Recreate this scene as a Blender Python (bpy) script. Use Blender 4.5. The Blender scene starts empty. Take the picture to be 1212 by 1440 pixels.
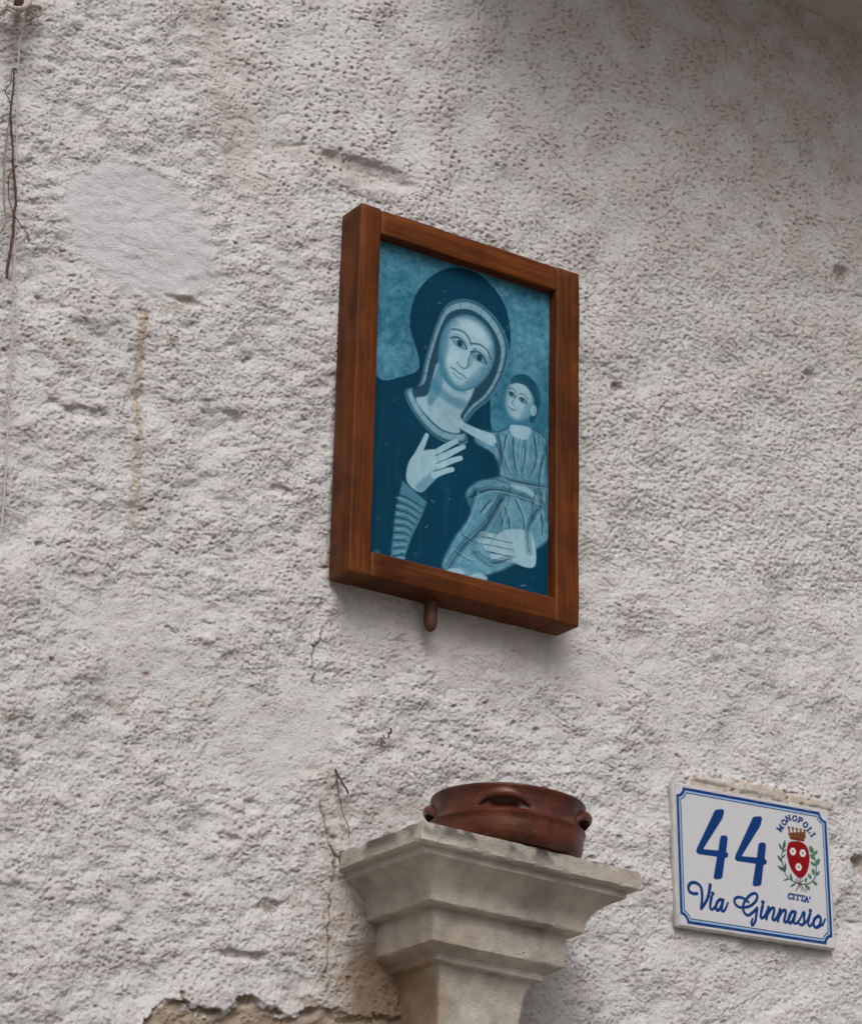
import bpy, bmesh, math, random
import numpy as np
from mathutils import Vector, noise as mnoise

# ------------------------------------------------------------------ camera
F_PX = 3953.96                                   # focal length in photo pixels (photo 1212 x 1440)
YAW, PITCH, ROLL = 0.577968, 0.377766, 0.022447
CAM = np.array([-2.344957, -2.502336, -0.860387])
_f = np.array([math.sin(YAW)*math.cos(PITCH), math.cos(YAW)*math.cos(PITCH), math.sin(PITCH)])
_r0 = np.array([math.cos(YAW), -math.sin(YAW), 0.0]); _u0 = np.cross(_r0, _f)
_r = math.cos(ROLL)*_r0 + math.sin(ROLL)*_u0
_u = -math.sin(ROLL)*_r0 + math.cos(ROLL)*_u0
GROUND = -2.46                                    # street level; the eye is 1.6 m above it

def un(px, py, y=0.0):
    """photo pixel -> point on the vertical plane at this y (the wall is y = 0)"""
    d = _f + _r*(px-606)/F_PX - _u*(py-720)/F_PX
    return CAM + d*((y-CAM[1])/d[1])
def uw(pts, y=0.0):
    return np.array([un(a, b, y)[[0, 2]] for a, b in pts])

scene = bpy.context.scene
COL = scene.collection
cam_d = bpy.data.cameras.new('camera'); cam = bpy.data.objects.new('camera', cam_d); COL.objects.link(cam)
from mathutils import Matrix
cam.matrix_world = Matrix(((_r[0], _u[0], -_f[0], CAM[0]), (_r[1], _u[1], -_f[1], CAM[1]),
                           (_r[2], _u[2], -_f[2], CAM[2]), (0, 0, 0, 1)))
cam_d.sensor_fit = 'HORIZONTAL'; cam_d.sensor_width = 36; cam_d.lens = F_PX/1212*36
cam_d.clip_end = 500
cam_d.dof.use_dof = True; cam_d.dof.focus_distance = 3.15; cam_d.dof.aperture_fstop = 11
scene.camera = cam

# ------------------------------------------------------------------ sky, sun, exposure
SUN_EL, SUN_AZ = math.radians(47), math.radians(-26)     # azimuth from straight out of the wall, minus = left
world = bpy.data.worlds.new('World'); scene.world = world; world.use_nodes = True
nt = world.node_tree; bg = nt.nodes['Background']
sky = nt.nodes.new('ShaderNodeTexSky'); sky.sky_type = 'NISHITA'; sky.sun_disc = False
sky.sun_elevation = SUN_EL; sky.dust_density = 7.0; sky.air_density = 1.0; sky.ozone_density = 1.0
to_sun = Vector((math.sin(SUN_AZ)*math.cos(SUN_EL), -math.cos(SUN_AZ)*math.cos(SUN_EL), math.sin(SUN_EL)))
sky.sun_rotation = math.atan2(to_sun.x, to_sun.y)
hs = nt.nodes.new('ShaderNodeHueSaturation'); hs.inputs['Saturation'].default_value = 0.30   # thin cloud cover: a nearly grey sky
nt.links.new(sky.outputs[0], hs.inputs['Color']); nt.links.new(hs.outputs[0], bg.inputs['Color'])
bg.inputs['Strength'].default_value = 0.105
sd = bpy.data.lights.new('sun', 'SUN'); sd.energy = 1.45; sd.angle = math.radians(34); sd.color = (1, .965, .92)
so = bpy.data.objects.new('sun', sd); COL.objects.link(so)
so.rotation_euler = to_sun.to_track_quat('Z', 'Y').to_euler()
scene.view_settings.view_transform = 'Standard'; scene.view_settings.look = 'None'
scene.view_settings.exposure = 0.0; scene.view_settings.gamma = 1.0
scene.render.engine = 'CYCLES'

# ------------------------------------------------------------------ helpers
def lin(r, g, b, k=1.0):
    c = np.array([r, g, b])/255.0
    return np.where(c <= .04045, c/12.92, ((c+.055)/1.055)**2.4)*k
def tag(o, label=None, cat=None, group=None, kind=None):
    if label: o['label'] = label
    if cat: o['category'] = cat
    if group: o['group'] = group
    if kind: o['kind'] = kind
    return o
def empty(name, loc=(0, 0, 0), rot=(0, 0, 0)):
    o = bpy.data.objects.new(name, None); COL.objects.link(o); o.location = loc; o.rotation_euler = rot
    o.empty_display_size = .02
    return o
def link(name, me, mat=None, parent=None):
    o = bpy.data.objects.new(name, me); COL.objects.link(o)
    if mat: me.materials.append(mat)
    if parent: o.parent = parent
    return o
def from_bm(name, bm, mat, parent=None, smooth=True, angle=35):
    me = bpy.data.meshes.new(name); bm.normal_update(); bm.to_mesh(me); bm.free()
    if smooth:
        me.polygons.foreach_set('use_smooth', [True]*len(me.polygons)); me.set_sharp_from_angle(angle=math.radians(angle))
    return link(name, me, mat, parent)
def np_mesh(name, V, Q, smooth=True):
    me = bpy.data.meshes.new(name)
    V = np.ascontiguousarray(V, dtype=np.float32); Q = np.ascontiguousarray(Q, dtype=np.int32)
    me.vertices.add(len(V)); me.vertices.foreach_set('co', V.ravel())
    me.loops.add(Q.size); me.loops.foreach_set('vertex_index', Q.ravel())
    me.polygons.add(len(Q)); me.polygons.foreach_set('loop_start', np.arange(0, Q.size, 4, dtype=np.int32))
    me.update(calc_edges=True)
    me.polygons.foreach_set('use_smooth', np.full(len(Q), smooth))
    me.validate()
    return me
def set_col(me, rgb, name='tint'):
    a = me.color_attributes.new(name, 'FLOAT_COLOR', 'POINT')
    c = np.ones((len(rgb), 4), np.float32); c[:, :3] = np.clip(rgb, 0, 1); a.data.foreach_set('color', c.ravel())
def catmull(P, n=8, closed=False):
    P = np.asarray(P, float); m = len(P); out = []
    segs = m if closed else m-1
    for i in range(segs):
        if closed: p0, p1, p2, p3 = P[i-1], P[i], P[(i+1) % m], P[(i+2) % m]
        else: p0, p1, p2, p3 = P[max(i-1, 0)], P[i], P[i+1], P[min(i+2, m-1)]
        for t in np.arange(n)/n:
            out.append(.5*((2*p1)+(-p0+p2)*t+(2*p0-5*p1+4*p2-p3)*t*t+(-p0+3*p1-3*p2+p3)*t**3))
    if not closed: out.append(P[-1])
    return np.array(out)
def smooth(a, b, x):
    t = np.clip((x-a)/(b-a), 0, 1); return t*t*(3-2*t)

def nodes(name):
    m = bpy.data.materials.new(name); m.use_nodes = True
    return m, m.node_tree, m.node_tree.nodes['Principled BSDF']
def N(t, kind, **kw):
    n = t.nodes.new(kind)
    for k, v in kw.items():
        if k in n.inputs: n.inputs[k].default_value = v
        else: setattr(n, k, v)
    return n
def mapped(t, scale, coord='Object'):
    tc = t.nodes.new('ShaderNodeTexCoord'); mp = t.nodes.new('ShaderNodeMapping'); mp.inputs['Scale'].default_value = scale
    t.links.new(tc.outputs[coord], mp.inputs['Vector']); return mp.outputs[0]
def ramp(t, fac, stops):
    r = t.nodes.new('ShaderNodeValToRGB'); el = r.color_ramp.elements
    while len(el) < len(stops): el.new(.5)
    for e, (p, c) in zip(el, stops): e.position = p; e.color = (*c, 1)
    t.links.new(fac, r.inputs[0]); return r.outputs[0]
def mix(t, a, b, fac, mode='MIX'):
    m = t.nodes.new('ShaderNodeMix'); m.data_type = 'RGBA'; m.blend_type = mode
    for sock, v in ((m.inputs['Factor'], fac), (m.inputs['A'], a), (m.inputs['B'], b)):
        if hasattr(v, 'links'): t.links.new(v, sock)
        elif isinstance(v, (int, float)): sock.default_value = v
        else: sock.default_value = (*v, 1)
    return m.outputs['Result']
def bump(t, bsdf, height, dist, strength=1.0):
    b = t.nodes.new('ShaderNodeBump'); b.inputs['Distance'].default_value = dist; b.inputs['Strength'].default_value = strength
    t.links.new(height, b.inputs['Height']); t.links.new(b.outputs[0], bsdf.inputs['Normal'])

def tint_material(name, rough=.9, bump_scale=500, bump_dist=.0006, var=.12, spec=.3, coat=0):
    m, t, b = nodes(name)
    at = t.nodes.new('ShaderNodeVertexColor'); at.layer_name = 'tint'
    v = mapped(t, (1, 1, 1))
    n = N(t, 'ShaderNodeTexNoise', Scale=bump_scale, Detail=5.0, Roughness=.65); t.links.new(v, n.inputs['Vector'])
    n2 = N(t, 'ShaderNodeTexNoise', Scale=bump_scale*.12, Detail=4.0); t.links.new(v, n2.inputs['Vector'])
    g = ramp(t, n2.outputs[0], [(.3, (1-var,)*3), (.7, (1.0,)*3)])
    t.links.new(mix(t, at.outputs[0], g, 1.0, 'MULTIPLY'), b.inputs['Base Color'])
    b.inputs['Roughness'].default_value = rough; b.inputs['Specular IOR Level'].default_value = spec
    b.inputs['Coat Weight'].default_value = coat
    if bump_dist: bump(t, b, n.outputs[0], bump_dist)
    return m
M_PLASTER = tint_material('plaster', .93, 560, .0024, .07, .15)
M_STONE = tint_material('limestone', .92, 300, .0022, .25, .15)
t = M_STONE.node_tree; b = t.nodes['Principled BSDF']; v_ = mapped(t, (1, 1, 1))
po = N(t, 'ShaderNodeTexNoise', Scale=230.0, Detail=3.0, Roughness=.6); t.links.new(v_, po.inputs['Vector'])
pm = ramp(t, po.outputs[0], [(.20, (0, 0, 0)), (.30, (1, 1, 1))]); cl = b.inputs['Base Color'].links[0].from_socket
t.links.new(mix(t, mix(t, (.70, .67, .64), (1, 1, 1), pm), cl, 1.0, 'MULTIPLY'), b.inputs['Base Color'])
bo = b.inputs['Normal'].links[0].from_node; b2_ = t.nodes.new('ShaderNodeBump'); b2_.inputs['Distance'].default_value = .0016; t.links.new(pm, b2_.inputs['Height']); t.links.new(bo.outputs[0], b2_.inputs['Normal']); t.links.new(b2_.outputs[0], b.inputs['Normal'])
M_PRINT = tint_material('print_ink', .5, 900, .00003, .05, .08)
M_ENAMEL = tint_material('glazed_tile', .45, 700, .00006, .06, .14)

def wood(name, scale):
    m, t, b = nodes(name)
    v = mapped(t, scale)
    n = N(t, 'ShaderNodeTexNoise', Scale=1.0, Detail=8.0, Roughness=.62, Distortion=.6); t.links.new(v, n.inputs['Vector'])
    c = ramp(t, n.outputs[0], [(.25, (.030, .0070, .0018)), (.45, (.082, .0192, .0036)), (.60, (.120, .0300, .0054)), (.80, (.195, .058, .0105))])
    v2 = mapped(t, (1, 1, 1))
    n2 = N(t, 'ShaderNodeTexNoise', Scale=13.0, Detail=5.0, Roughness=.6); t.links.new(v2, n2.inputs['Vector'])
    d = ramp(t, n2.outputs[0], [(.34, (.34, .28, .26)), (.60, (1, 1, 1))])
    n3 = N(t, 'ShaderNodeTexNoise', Scale=300.0, Detail=3.0); t.links.new(v2, n3.inputs['Vector'])
    dust = ramp(t, n3.outputs[0], [(.72, (0, 0, 0)), (.80, (1, 1, 1))])
    c = mix(t, c, d, 1.0, 'MULTIPLY'); c = mix(t, c, (.30, .22, .16), dust)
    ge = t.nodes.new('ShaderNodeNewGeometry'); wr = ramp(t, ge.outputs['Pointiness'], [(.515, (0, 0, 0)), (.60, (.6, .6, .6))]); c = mix(t, c, (.21, .090, .030), wr)      # rubbed edges
    t.links.new(c, b.inputs['Base Color'])
    r = ramp(t, n2.outputs[0], [(.3, (.55,)*3), (.7, (.36,)*3)]); t.links.new(r, b.inputs['Roughness'])
    b.inputs['Specular IOR Level'].default_value = .10
    bump(t, b, n.outputs[0], .0005)
    return m
M_WOOD_V = wood('stained_wood_upright', (190, 190, 7)); M_WOOD_H = wood('stained_wood_level', (7, 190, 190))

def simple(name, base, dark, scale, rough, bdist=.0004, metallic=0.0, lo=.35, hi=.65):
    m, t, b = nodes(name); v = mapped(t, (1, 1, 1))
    n = N(t, 'ShaderNodeTexNoise', Scale=scale, Detail=6.0, Roughness=.6); t.links.new(v, n.inputs['Vector'])
    t.links.new(ramp(t, n.outputs[0], [(lo, dark), (hi, base)]), b.inputs['Base Color'])
    b.inputs['Roughness'].default_value = rough; b.inputs['Metallic'].default_value = metallic
    bump(t, b, n.outputs[0], bdist); return m
M_RUST = simple('rusty_iron', (.10, .036, .018), (.035, .015, .010), 400, .8)
M_CORD = simple('weathered_cord', (.52, .47, .43), (.34, .29, .26), 500, .95)
M_TWINE = simple('grey_twine', (.30, .25, .21), (.17, .13, .11), 600, .95)
M_TWIG = simple('dry_twig', (.085, .040, .026), (.03, .016, .012), 500, .9)
M_STREET = simple('street_stone', (.26, .24, .21), (.17, .155, .14), 3, .85, .004)
M_SLAB = simple('balcony_plaster', (.50, .435, .395), (.41, .355, .32), 35, .92, .006)

# ------------------------------------------------------------------ the wall: one displaced plaster skin
S = 0.00165
X0, X1, Z0, Z1 = -1.50, .16, -.50, 1.235
NX, NZ = int((X1-X0)/S)+1, int((Z1-Z0)/S)+1
xs = X0+np.arange(NX)*S; zs = Z0+np.arange(NZ)*S
GX, GZ = np.meshgrid(xs, zs)                     # row = z
fx = np.fft.fftfreq(NX, S)[None, :]; fz = np.fft.fftfreq(NZ, S)[:, None]
def fnoise(seed, lam, bw=.45, ratio=1.0, ang=0.0):
    """band-passed noise: wavelength lam (m), log bandwidth bw, stretched by ratio along ang"""
    w = np.random.default_rng(seed).standard_normal((NZ, NX))
    c, s = math.cos(ang), math.sin(ang)
    a = (fx*c+fz*s)*ratio; b = -fx*s+fz*c
    k = np.sqrt(a*a+b*b)*lam; k[0, 0] = 1e-9
    h = np.exp(-np.log(np.maximum(k, 1e-9))**2/(2*bw*bw)); h[0, 0] = 0
    n = np.real(np.fft.ifft2(np.fft.fft2(w)*h)); return n/n.std()
def seg_dist(P, X=GX, Z=GZ):
    """distance from every grid point to a polyline, and the parameter along it"""
    D = np.full(X.shape, 1e9); T = np.zeros(X.shape); L = 0.0
    for a, b in zip(P[:-1], P[1:]):
        v = b-a; l2 = float(v@v)+1e-12
        t = np.clip(((X-a[0])*v[0]+(Z-a[1])*v[1])/l2, 0, 1)
        d = np.hypot(X-a[0]-t*v[0], Z-a[1]-t*v[1]); k = d < D
        D[k] = d[k]; T[k] = (L+t*math.sqrt(l2))[k]; L += math.sqrt(l2)
    return D, T/L
def inside(P, X=GX, Z=GZ):
    m = np.zeros(X.shape, bool); n = len(P)
    for i in range(n):
        (x1, z1), (x2, z2) = P[i], P[(i+1) % n]
        if abs(z2-z1) < 1e-12: continue
        m ^= ((z1 > Z) != (z2 > Z)) & (X < (x2-x1)*(Z-z1)/(z2-z1)+x1)
    return m
def blob(px, py, rx, rz, soft=.35, wob=None):
    c = un(px, py); d = np.hypot((GX-c[0])/rx, (GZ-c[2])/rz)
    if wob is not None: d = d+wob
    return 1-smooth(1-soft, 1+soft, d)

A = math.radians
n40 = fnoise(1, .040, .5, 1.5, A(14)); n22 = fnoise(2, .022, .4, 1.7, A(16)); n12 = fnoise(3, .0102, .55, 1.25, A(13))
n7 = fnoise(4, .0062, .5, 1.2, A(10)); n4 = fnoise(5, .0048, .45); n12r = fnoise(6, .0115, .55, 1.25, A(6))
n100 = fnoise(7, .12, .5); n300 = fnoise(8, .34, .5); n7r = fnoise(9, .0068, .55, 1.2, A(-10)); n22r = fnoise(10, .026, .4, 1.2)
nd = fnoise(11, .055, .6); nsp = fnoise(12, .017, .4, 1.6, A(10)); nst = fnoise(13, .010, .5, .5)

wob = .22*n100+.10*n22
# 1 = coarse, thrown plaster on the left and below; 0 = finer plaster up to the right of the frame
bd, _ = seg_dist(uw([(285, -80), (345, 250), (470, 300), (640, 330)]))
left_poly = inside(uw([(-300, -300), (270, -300), (285, 0), (345, 250), (440, 300), (640, 420), (830, 800), (1400, 900), (1400, 1900), (-300, 1900)]))
coarse = np.where(left_poly, smooth(0, .06, bd+.02), 0.0)
c0 = un(900, 700)
coarse = np.clip(coarse*(1-.45*smooth(-.15, .35, GX-c0[0])), 0, 1)
pitted = inside(uw([(270, -300), (285, 0), (345, 250), (560, 250), (820, 360), (1400, 330), (1400, -500)])).astype(float)
kz = np.exp(-(np.fft.fftfreq(NZ, S)[:, None]**2+fx**2)*2*(math.pi*.022)**2)
blur = lambda m: np.real(np.fft.ifft2(np.fft.fft2(m)*kz))
coarse = np.clip(blur(coarse), 0, 1); pitted = np.clip(blur(pitted), 0, 1)

def knead(h, k=1.7):                             # flat-topped lumps with sunken gaps between them
    return -np.log1p(np.exp(-k*h))/k
rug = .80+.22*smooth(-1.2, 1.2, n100+.6*nd)      # rougher and smoother stretches of the same coat
def domes(seed, spacing, r0, r1, a0, a1, ratio=1.0, ang=0.0):
    """pebbly throw: overlapping flattened lumps of random size, highest one wins"""
    r = np.random.default_rng(seed); n = int((X1-X0)*(Z1-Z0)/spacing**2)
    cx, cz = r.uniform(0, NX, n), r.uniform(0, NZ, n); u = r.random(n)**1.6
    rad = (r0+(r1-r0)*u)/S; amp = a0+(a1-a0)*(.65*u+.35*r.random(n)); sq = ratio*r.uniform(.75, 1.35, n); th = ang+r.normal(0, .35, n); ct, st_a = np.cos(th), np.sin(th)
    out = np.zeros(NX*NZ); W = int(r1/S*ratio*1.3)+1; ix, iz = cx.astype(int), cz.astype(int)
    for dx in range(-W, W+1):
        for dz in range(-W, W+1):
            X, Z = ix+dx, iz+dz; px_, pz_ = X-cx, Z-cz
            a, b = (px_*ct+pz_*st_a)/sq, (-px_*st_a+pz_*ct)
            d2 = (a*a+b*b)/rad**2; k = (d2 < 1) & (X >= 0) & (X < NX) & (Z >= 0) & (Z < NZ)
            if k.any(): np.maximum.at(out, Z[k]*NX+X[k], amp[k]*(1-d2[k])**.6)
    return out.reshape(NZ, NX)
d1 = domes(31, .0088, .0030, .0062, .0005, .0017, 1.1, A(8)); d2_ = domes(32, .0105, .0032, .0085, .0004, .0018, 1.4, A(14)); d3 = domes(33, .0062, .0026, .0040, .0003, .0009)
smear = .82+.18*smooth(-1.0, .6, n40+.5*n100)    # stretches where the lumps were flattened by the float
hc = (knead(.52*n12+.66*n7+.22*n22+.30)*.00152+.55*d2_+.75*d3+.00046*n4)*rug*smear+.00058*n40+.00042*n22
hf = (knead(.60*n12r+.74*n7r+.35)*.00195+.72*d1+.50*d3+.00034*n4)*(.60+.40*smear)+.00040*n22r
pn = .80*n7r+.75*n12r
hp = knead(pn+1.15)*.0027*(.55+.75*smooth(-1.2, 1.2, n100+.8*n40))+.32*d1+.20*d3+.00018*n4+.00030*n22r-.0010*smooth(1.5, 2.4, n22r)
H = hc*coarse+hf*(1-coarse)*(1-pitted)+hp*(1-coarse)*pitted
H += -.0028*smooth(2.1, 3.0, nsp)*(.35+.65*coarse)          # scattered deeper hollows
H += .0016*n100+.0018*n300-.0008
H += -.0009*smooth(.3, 1.4, n22+.8*n40)*coarse*smooth(-.2, .8, nd)
# sanded round patch
pc = un(197, 322); rr = np.hypot((GX-pc[0])/.102, (GZ-pc[2])/.084)+.014*n100+.008*n40+.008*n22
patch = 1-smooth(.76, 1.12, rr)
swirl = fnoise(14, .010, .6, 3.0, A(-6)); Hb = blur(H)
H = H*(1-patch)+patch*(Hb+.0012+.00016*swirl+.00034*n22+.00034*n40+.00014*n7+.08*d2_-.0012*smooth(2.1, 2.9, n22))
H += .0009*np.exp(-((rr-.97)/.05)**2)*smooth(-.8, .8, n40)      # ragged lip where the trowel stopped
lump = blob(203, 335, .016, .011, .7, .2*n22); H += .0022*lump
for px, py, rx, rz, k in ((395, 1030, .070, .050, .55), (700, 910, .20, .040, .55), (215, 905, .09, .05, .45), (540, 1300, .05, .11, .35)):
    b = blob(px, py, rx, rz, .5, wob); H *= 1-k*b
H += blob(510, 236, .060, .013, .5, wob)*-.008                # shallow gouge above the frame
H += blob(520, 262, .050, .012, .5, wob)*.003
for px, py, rx, rz, dp in ((1185, 385, .012, .012, .010), (1140, 527, .010, .006, .005), (867, 545, .007, .006, .006), (1207, 1217, .010, .010, .010),
                           (378, 1277, .012, .009, .005), (322, 1180, .010, .006, .004), (355, 1135, .012, .006, .004), (330, 585, .012, .006, .004),
                           (400, 690, .014, .006, .004), (340, 1345, .030, .005, .005), (120, 580, .030, .006, .004), (265, 425, .030, .004, .004)):
    H -= dp*blob(px, py, rx, rz, .5, .16*n22)
# cracks
crack_m = np.zeros_like(H)
rng = random.Random(5)
def crack(pts, w, dp, seed=0):
    global H, crack_m
    P = catmull(uw(pts), 6); r = np.random.default_rng(seed); P[1:-1] += r.normal(0, .0011, P[1:-1].shape)+np.cumsum(r.normal(0, .0009, P[1:-1].shape), 0)*np.sin(np.linspace(0, math.pi, len(P)-2))[:, None]
    D, T = seg_dist(P); m = (1-smooth(w*.35, w, D))*smooth(-1.6, .3, n22+.8)*smooth(0, .12, T)*smooth(0, .12, 1-T)
    H = H-dp*m; crack_m = np.maximum(crack_m, m)
crack([(449, 1125), (463, 1182), (470, 1203), (467, 1249)], .0019, .0045, 1); crack([(467, 1249), (463, 1300), (461, 1356), (462, 1403)], .0015, .0035, 6)
crack([(455, 878), (450, 905), (441, 938), (443, 972)], .0015, .0025, 2)
crack([(1165, 1292), (1185, 1297), (1215, 1299)], .0018, .0015, 3)
crack([(254, 1392), (262, 1408), (270, 1420)], .002, .004, 4)
# bare masonry where the plaster has fallen away below
Zs = lambda L: [(200+a/2.7545, 1340+b/2.7545) for a, b in L]
bare_top = Zs([(0, 300), (40, 240), (70, 200), (100, 178), (130, 175), (180, 205), (230, 225), (310, 225), (350, 198), (395, 160), (430, 165), (470, 195), (520, 235),
               (580, 238), (640, 222), (690, 205), (730, 215), (800, 235), (900, 250), (1080, 260)])
bare_poly = uw(bare_top+[(760, 1560), (640, 1640), (300, 1640), (150, 1560)])
Dw, _ = seg_dist(uw(bare_top)); sgn = np.where(inside(bare_poly), 1, -1)*Dw
bare = smooth(-.002, .004, sgn+.0035*n22+.0018*n12)*smooth(-.49, -.44, GZ)
H = H*(1-.5*bare)-bare*(.0042+.0014*n22+.0007*n7)+.0025*(1-bare)*np.exp(-np.clip(-sgn, 0, 1)/.012)*bare.max()*(sgn < 0)
# mortar smear above the street sign
Ds, Ts = seg_dist(uw([(975, 1101), (1040, 1108), (1100, 1122), (1158, 1133)]))
mort = (1-smooth(.006, .015, Ds+.003*n12+.002*n22)); H = H*(1-.7*mort)+mort*.0055
# edge of the skin sinks to the plain wall behind
edge = smooth(0, .05, np.minimum(np.minimum(GX-X0, X1-GX), np.minimum(GZ-Z0, Z1-GZ)))
under = (GX > -.385) & (GX < -.12) & (GZ < .075) & (GZ > -.115); H = np.where(under, np.minimum(H, .0035), H)
H = np.where(H > .004, .004+.004*np.tanh((H-.004)/.004), H); H = np.clip(H, -.018, .0085)
H = H*edge

# colour of the plaster (lime, dust, rust runs and bare mortar, plus shade painted in at places)
base = np.array([.640, .630, .634])
Cc = np.empty(H.shape+(3,)); Cc[:] = base
def tintmix(mask, col):
    global Cc
    Cc = Cc*(1-mask[..., None])+np.array(col)*mask[..., None]
warm = smooth(-.3, 1.6, .7*nd+.7*n100)
tintmix(.16*warm, (.53, .44, .39))
tintmix(.20*smooth(.9, 2.2, .9*n40+.6*nd)*coarse*(1-patch), (.50, .38, .33))
tintmix(.10*smooth(.2, 1.8, n300+.4*nd), (.60, .58, .64))
tintmix(.65*np.clip(patch, 0, 1), (.59, .585, .615))
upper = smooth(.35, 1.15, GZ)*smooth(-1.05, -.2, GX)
tintmix(.42*upper*smooth(-1.6, 1, n100+.5*nd), (.50, .41, .33))  # warm shade below the balcony, painted into the upper right plaster
chips = smooth(2.0, 2.9, .8*nsp+.45*nd)*np.clip(.2+.8*coarse, 0, 1)*(1-patch)
tintmix(.60*chips, (.40, .27, .21))
ochre = smooth(1.7, 2.3, .8*n22+.7*fnoise(15, .05, .5))*coarse
tintmix(.16*ochre*(1-patch), (.47, .35, .26))
D, T = seg_dist(uw([(201, 440), (198, 475), (196, 520), (194, 590), (192, 650), (190, 700), (186, 730)]))
run = (1-smooth(.002, .0085, D+.0020*n12))*smooth(-1.8, .8, nst+.9+.4*n22)*(1-.45*T)
tintmix(.80*run, (.34, .235, .13))
D, T = seg_dist(uw([(187, 730), (185, 800), (180, 900), (172, 1000)]))
tintmix(.22*(1-smooth(.004, .014, D))*smooth(-1, 1, nst), (.45, .33, .25))
D, T = seg_dist(uw([(28, 30), (24, 60), (20, 95)])); tintmix(.50*(1-smooth(.004, .022, D+.003*n12))*(1-.6*T), (.30, .24, .20))
D, T = seg_dist(uw([(285, 20), (320, 110), (345, 240)])); tintmix(.30*(1-smooth(.008, .05, D+.012*n22)), (.52, .40, .33))
tintmix(.45*blob(470, 228, .045, .012, .6, wob), (.40, .34, .27))
tintmix(.25*blob(520, 250, .08, .022, .6, wob), (.46, .41, .35))
tintmix(.16*blob(620, 880, .20, .060, .6, wob), (.50, .42, .34))  # brownish shadow under the frame, put into the plaster colour
D, T = seg_dist(uw([(225, 440), (270, 420)])); tintmix(.5*(1-smooth(.002, .008, D+.002*n12)), (.44, .37, .28))
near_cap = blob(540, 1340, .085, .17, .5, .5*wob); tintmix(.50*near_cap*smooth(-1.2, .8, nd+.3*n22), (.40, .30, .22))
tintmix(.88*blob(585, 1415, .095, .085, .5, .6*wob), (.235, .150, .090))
D, T = seg_dist(uw([(455, 1100), (468, 1200), (463, 1400)])); tintmix(.35*(1-smooth(.003, .030, D+.008*n22)), (.44, .35, .28))
tintmix(.70*crack_m, (.18, .13, .10))  # dirt in the cracks, also darkening them in place of groove shade
tintmix(.92*bare, (.36, .285, .21)); tintmix(.5*bare*smooth(.2, 1.2, n22+.5*n12), (.24, .175, .12)); tintmix(.4*bare*smooth(.6, 1.6, nd), (.56, .48, .40))
tintmix(.75*mort*smooth(-1.2, .4, n12+.8*n22+.4), (.52, .40, .30))
for px, py, r in ((867, 545, .005), (1207, 1217, .012), (1140, 527, .006), (1188, 388, .007), (95, 480, .006), (240, 480, .008), (20, 1070, .006), (378, 1277, .008), (15, 1010, .006)):
    tintmix(.7*blob(px, py, r, r, .6, .4*n7), (.24, .17, .12))
Cc *= (1+.025*n4+.02*n12)[..., None]

# the vertices: lump tops hang a little, as thrown plaster does
hs_ = H-H.mean()
VX = GX+0*H; VY = -H; VZ = GZ-.50*np.clip(hs_-blur(hs_), -.003, .003)*edge
V = np.stack([VX, VY, VZ], -1).reshape(-1, 3); CF = Cc.reshape(-1, 3)
idx = np.arange(NX*NZ).reshape(NZ, NX)
Q = np.stack([idx[:-1, :-1], idx[:-1, 1:], idx[1:, 1:], idx[1:, :-1]], -1)
q_patch = (rr < .97)[:-1, :-1]; q_bare = (bare > .5)[:-1, :-1] & ~q_patch
def sub(mask):
    q = Q[mask].reshape(-1, 4); used = np.unique(q); remap = np.zeros(NX*NZ, np.int64); remap[used] = np.arange(len(used))
    return V[used], remap[q], CF[used]
v, q, c = sub(~(q_patch | q_bare))
# plain remainder of the facade around the modelled skin, in the same mesh
OX0, OX1, OZ0, OZ1 = -5.0, 4.5, GROUND-.05, 3.4
ov, oq = [], []
gx = [OX0, X0, X1, OX1]; gz = [OZ0, Z0, Z1, OZ1]
for i in range(3):
    for j in range(3):
        if (i, j) == (1, 1): continue
        k = len(ov); ov += [(gx[i], 0, gz[j]), (gx[i+1], 0, gz[j]), (gx[i+1], 0, gz[j+1]), (gx[i], 0, gz[j+1])]; oq.append((k, k+1, k+2, k+3))
k = len(ov)
ov += [(OX0, 0, OZ0), (OX1, 0, OZ0), (OX1, 0, OZ1), (OX0, 0, OZ1), (OX0, .45, OZ0), (OX1, .45, OZ0), (OX1, .45, OZ1), (OX0, .45, OZ1)]
oq += [(k, k+3, k+7, k+4), (k+1, k+5, k+6, k+2), (k+3, k+2, k+6, k+7), (k+4, k+7, k+6, k+5), (k, k+4, k+5, k+1)]
vv = np.concatenate([v, np.array(ov)]); qq = np.concatenate([q, np.array(oq)+len(v)]); cc = np.concatenate([c, np.tile(base*.95, (len(ov), 1))])
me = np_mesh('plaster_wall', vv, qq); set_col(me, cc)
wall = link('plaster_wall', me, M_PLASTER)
me.materials.append(tint_material('plaster_beyond', .93, 95, .0045, .12, .15)); mi = np.zeros(len(qq), np.int32); mi[-len(oq):] = 1; me.polygons.foreach_set('material_index', mi)
tag(wall, 'rough white plastered street wall carrying the framed picture, stone capital and number tile', 'wall')
for nm, msk in (('plaster_patch', q_patch), ('bare_masonry', q_bare)):
    v, q, c = sub(msk); me = np_mesh(nm, v, q); set_col(me, c); o = link(nm, me, M_PLASTER, wall)
wall.children[0]['label'] = 'smooth round patch of pale plaster on the rough wall'
wall.children[1]['label'] = 'ragged brown patch where the plaster has fallen away'

# street
bm = bmesh.new()
for x, y in ((-60, -60), (60, -60), (60, 0.4), (-60, 0.4)): bm.verts.new((x, y, 0))
bm.faces.new(bm.verts)
st = from_bm('street', bm, M_STREET, smooth=False); st.location.z = GROUND; tag(st, kind='structure')

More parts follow.
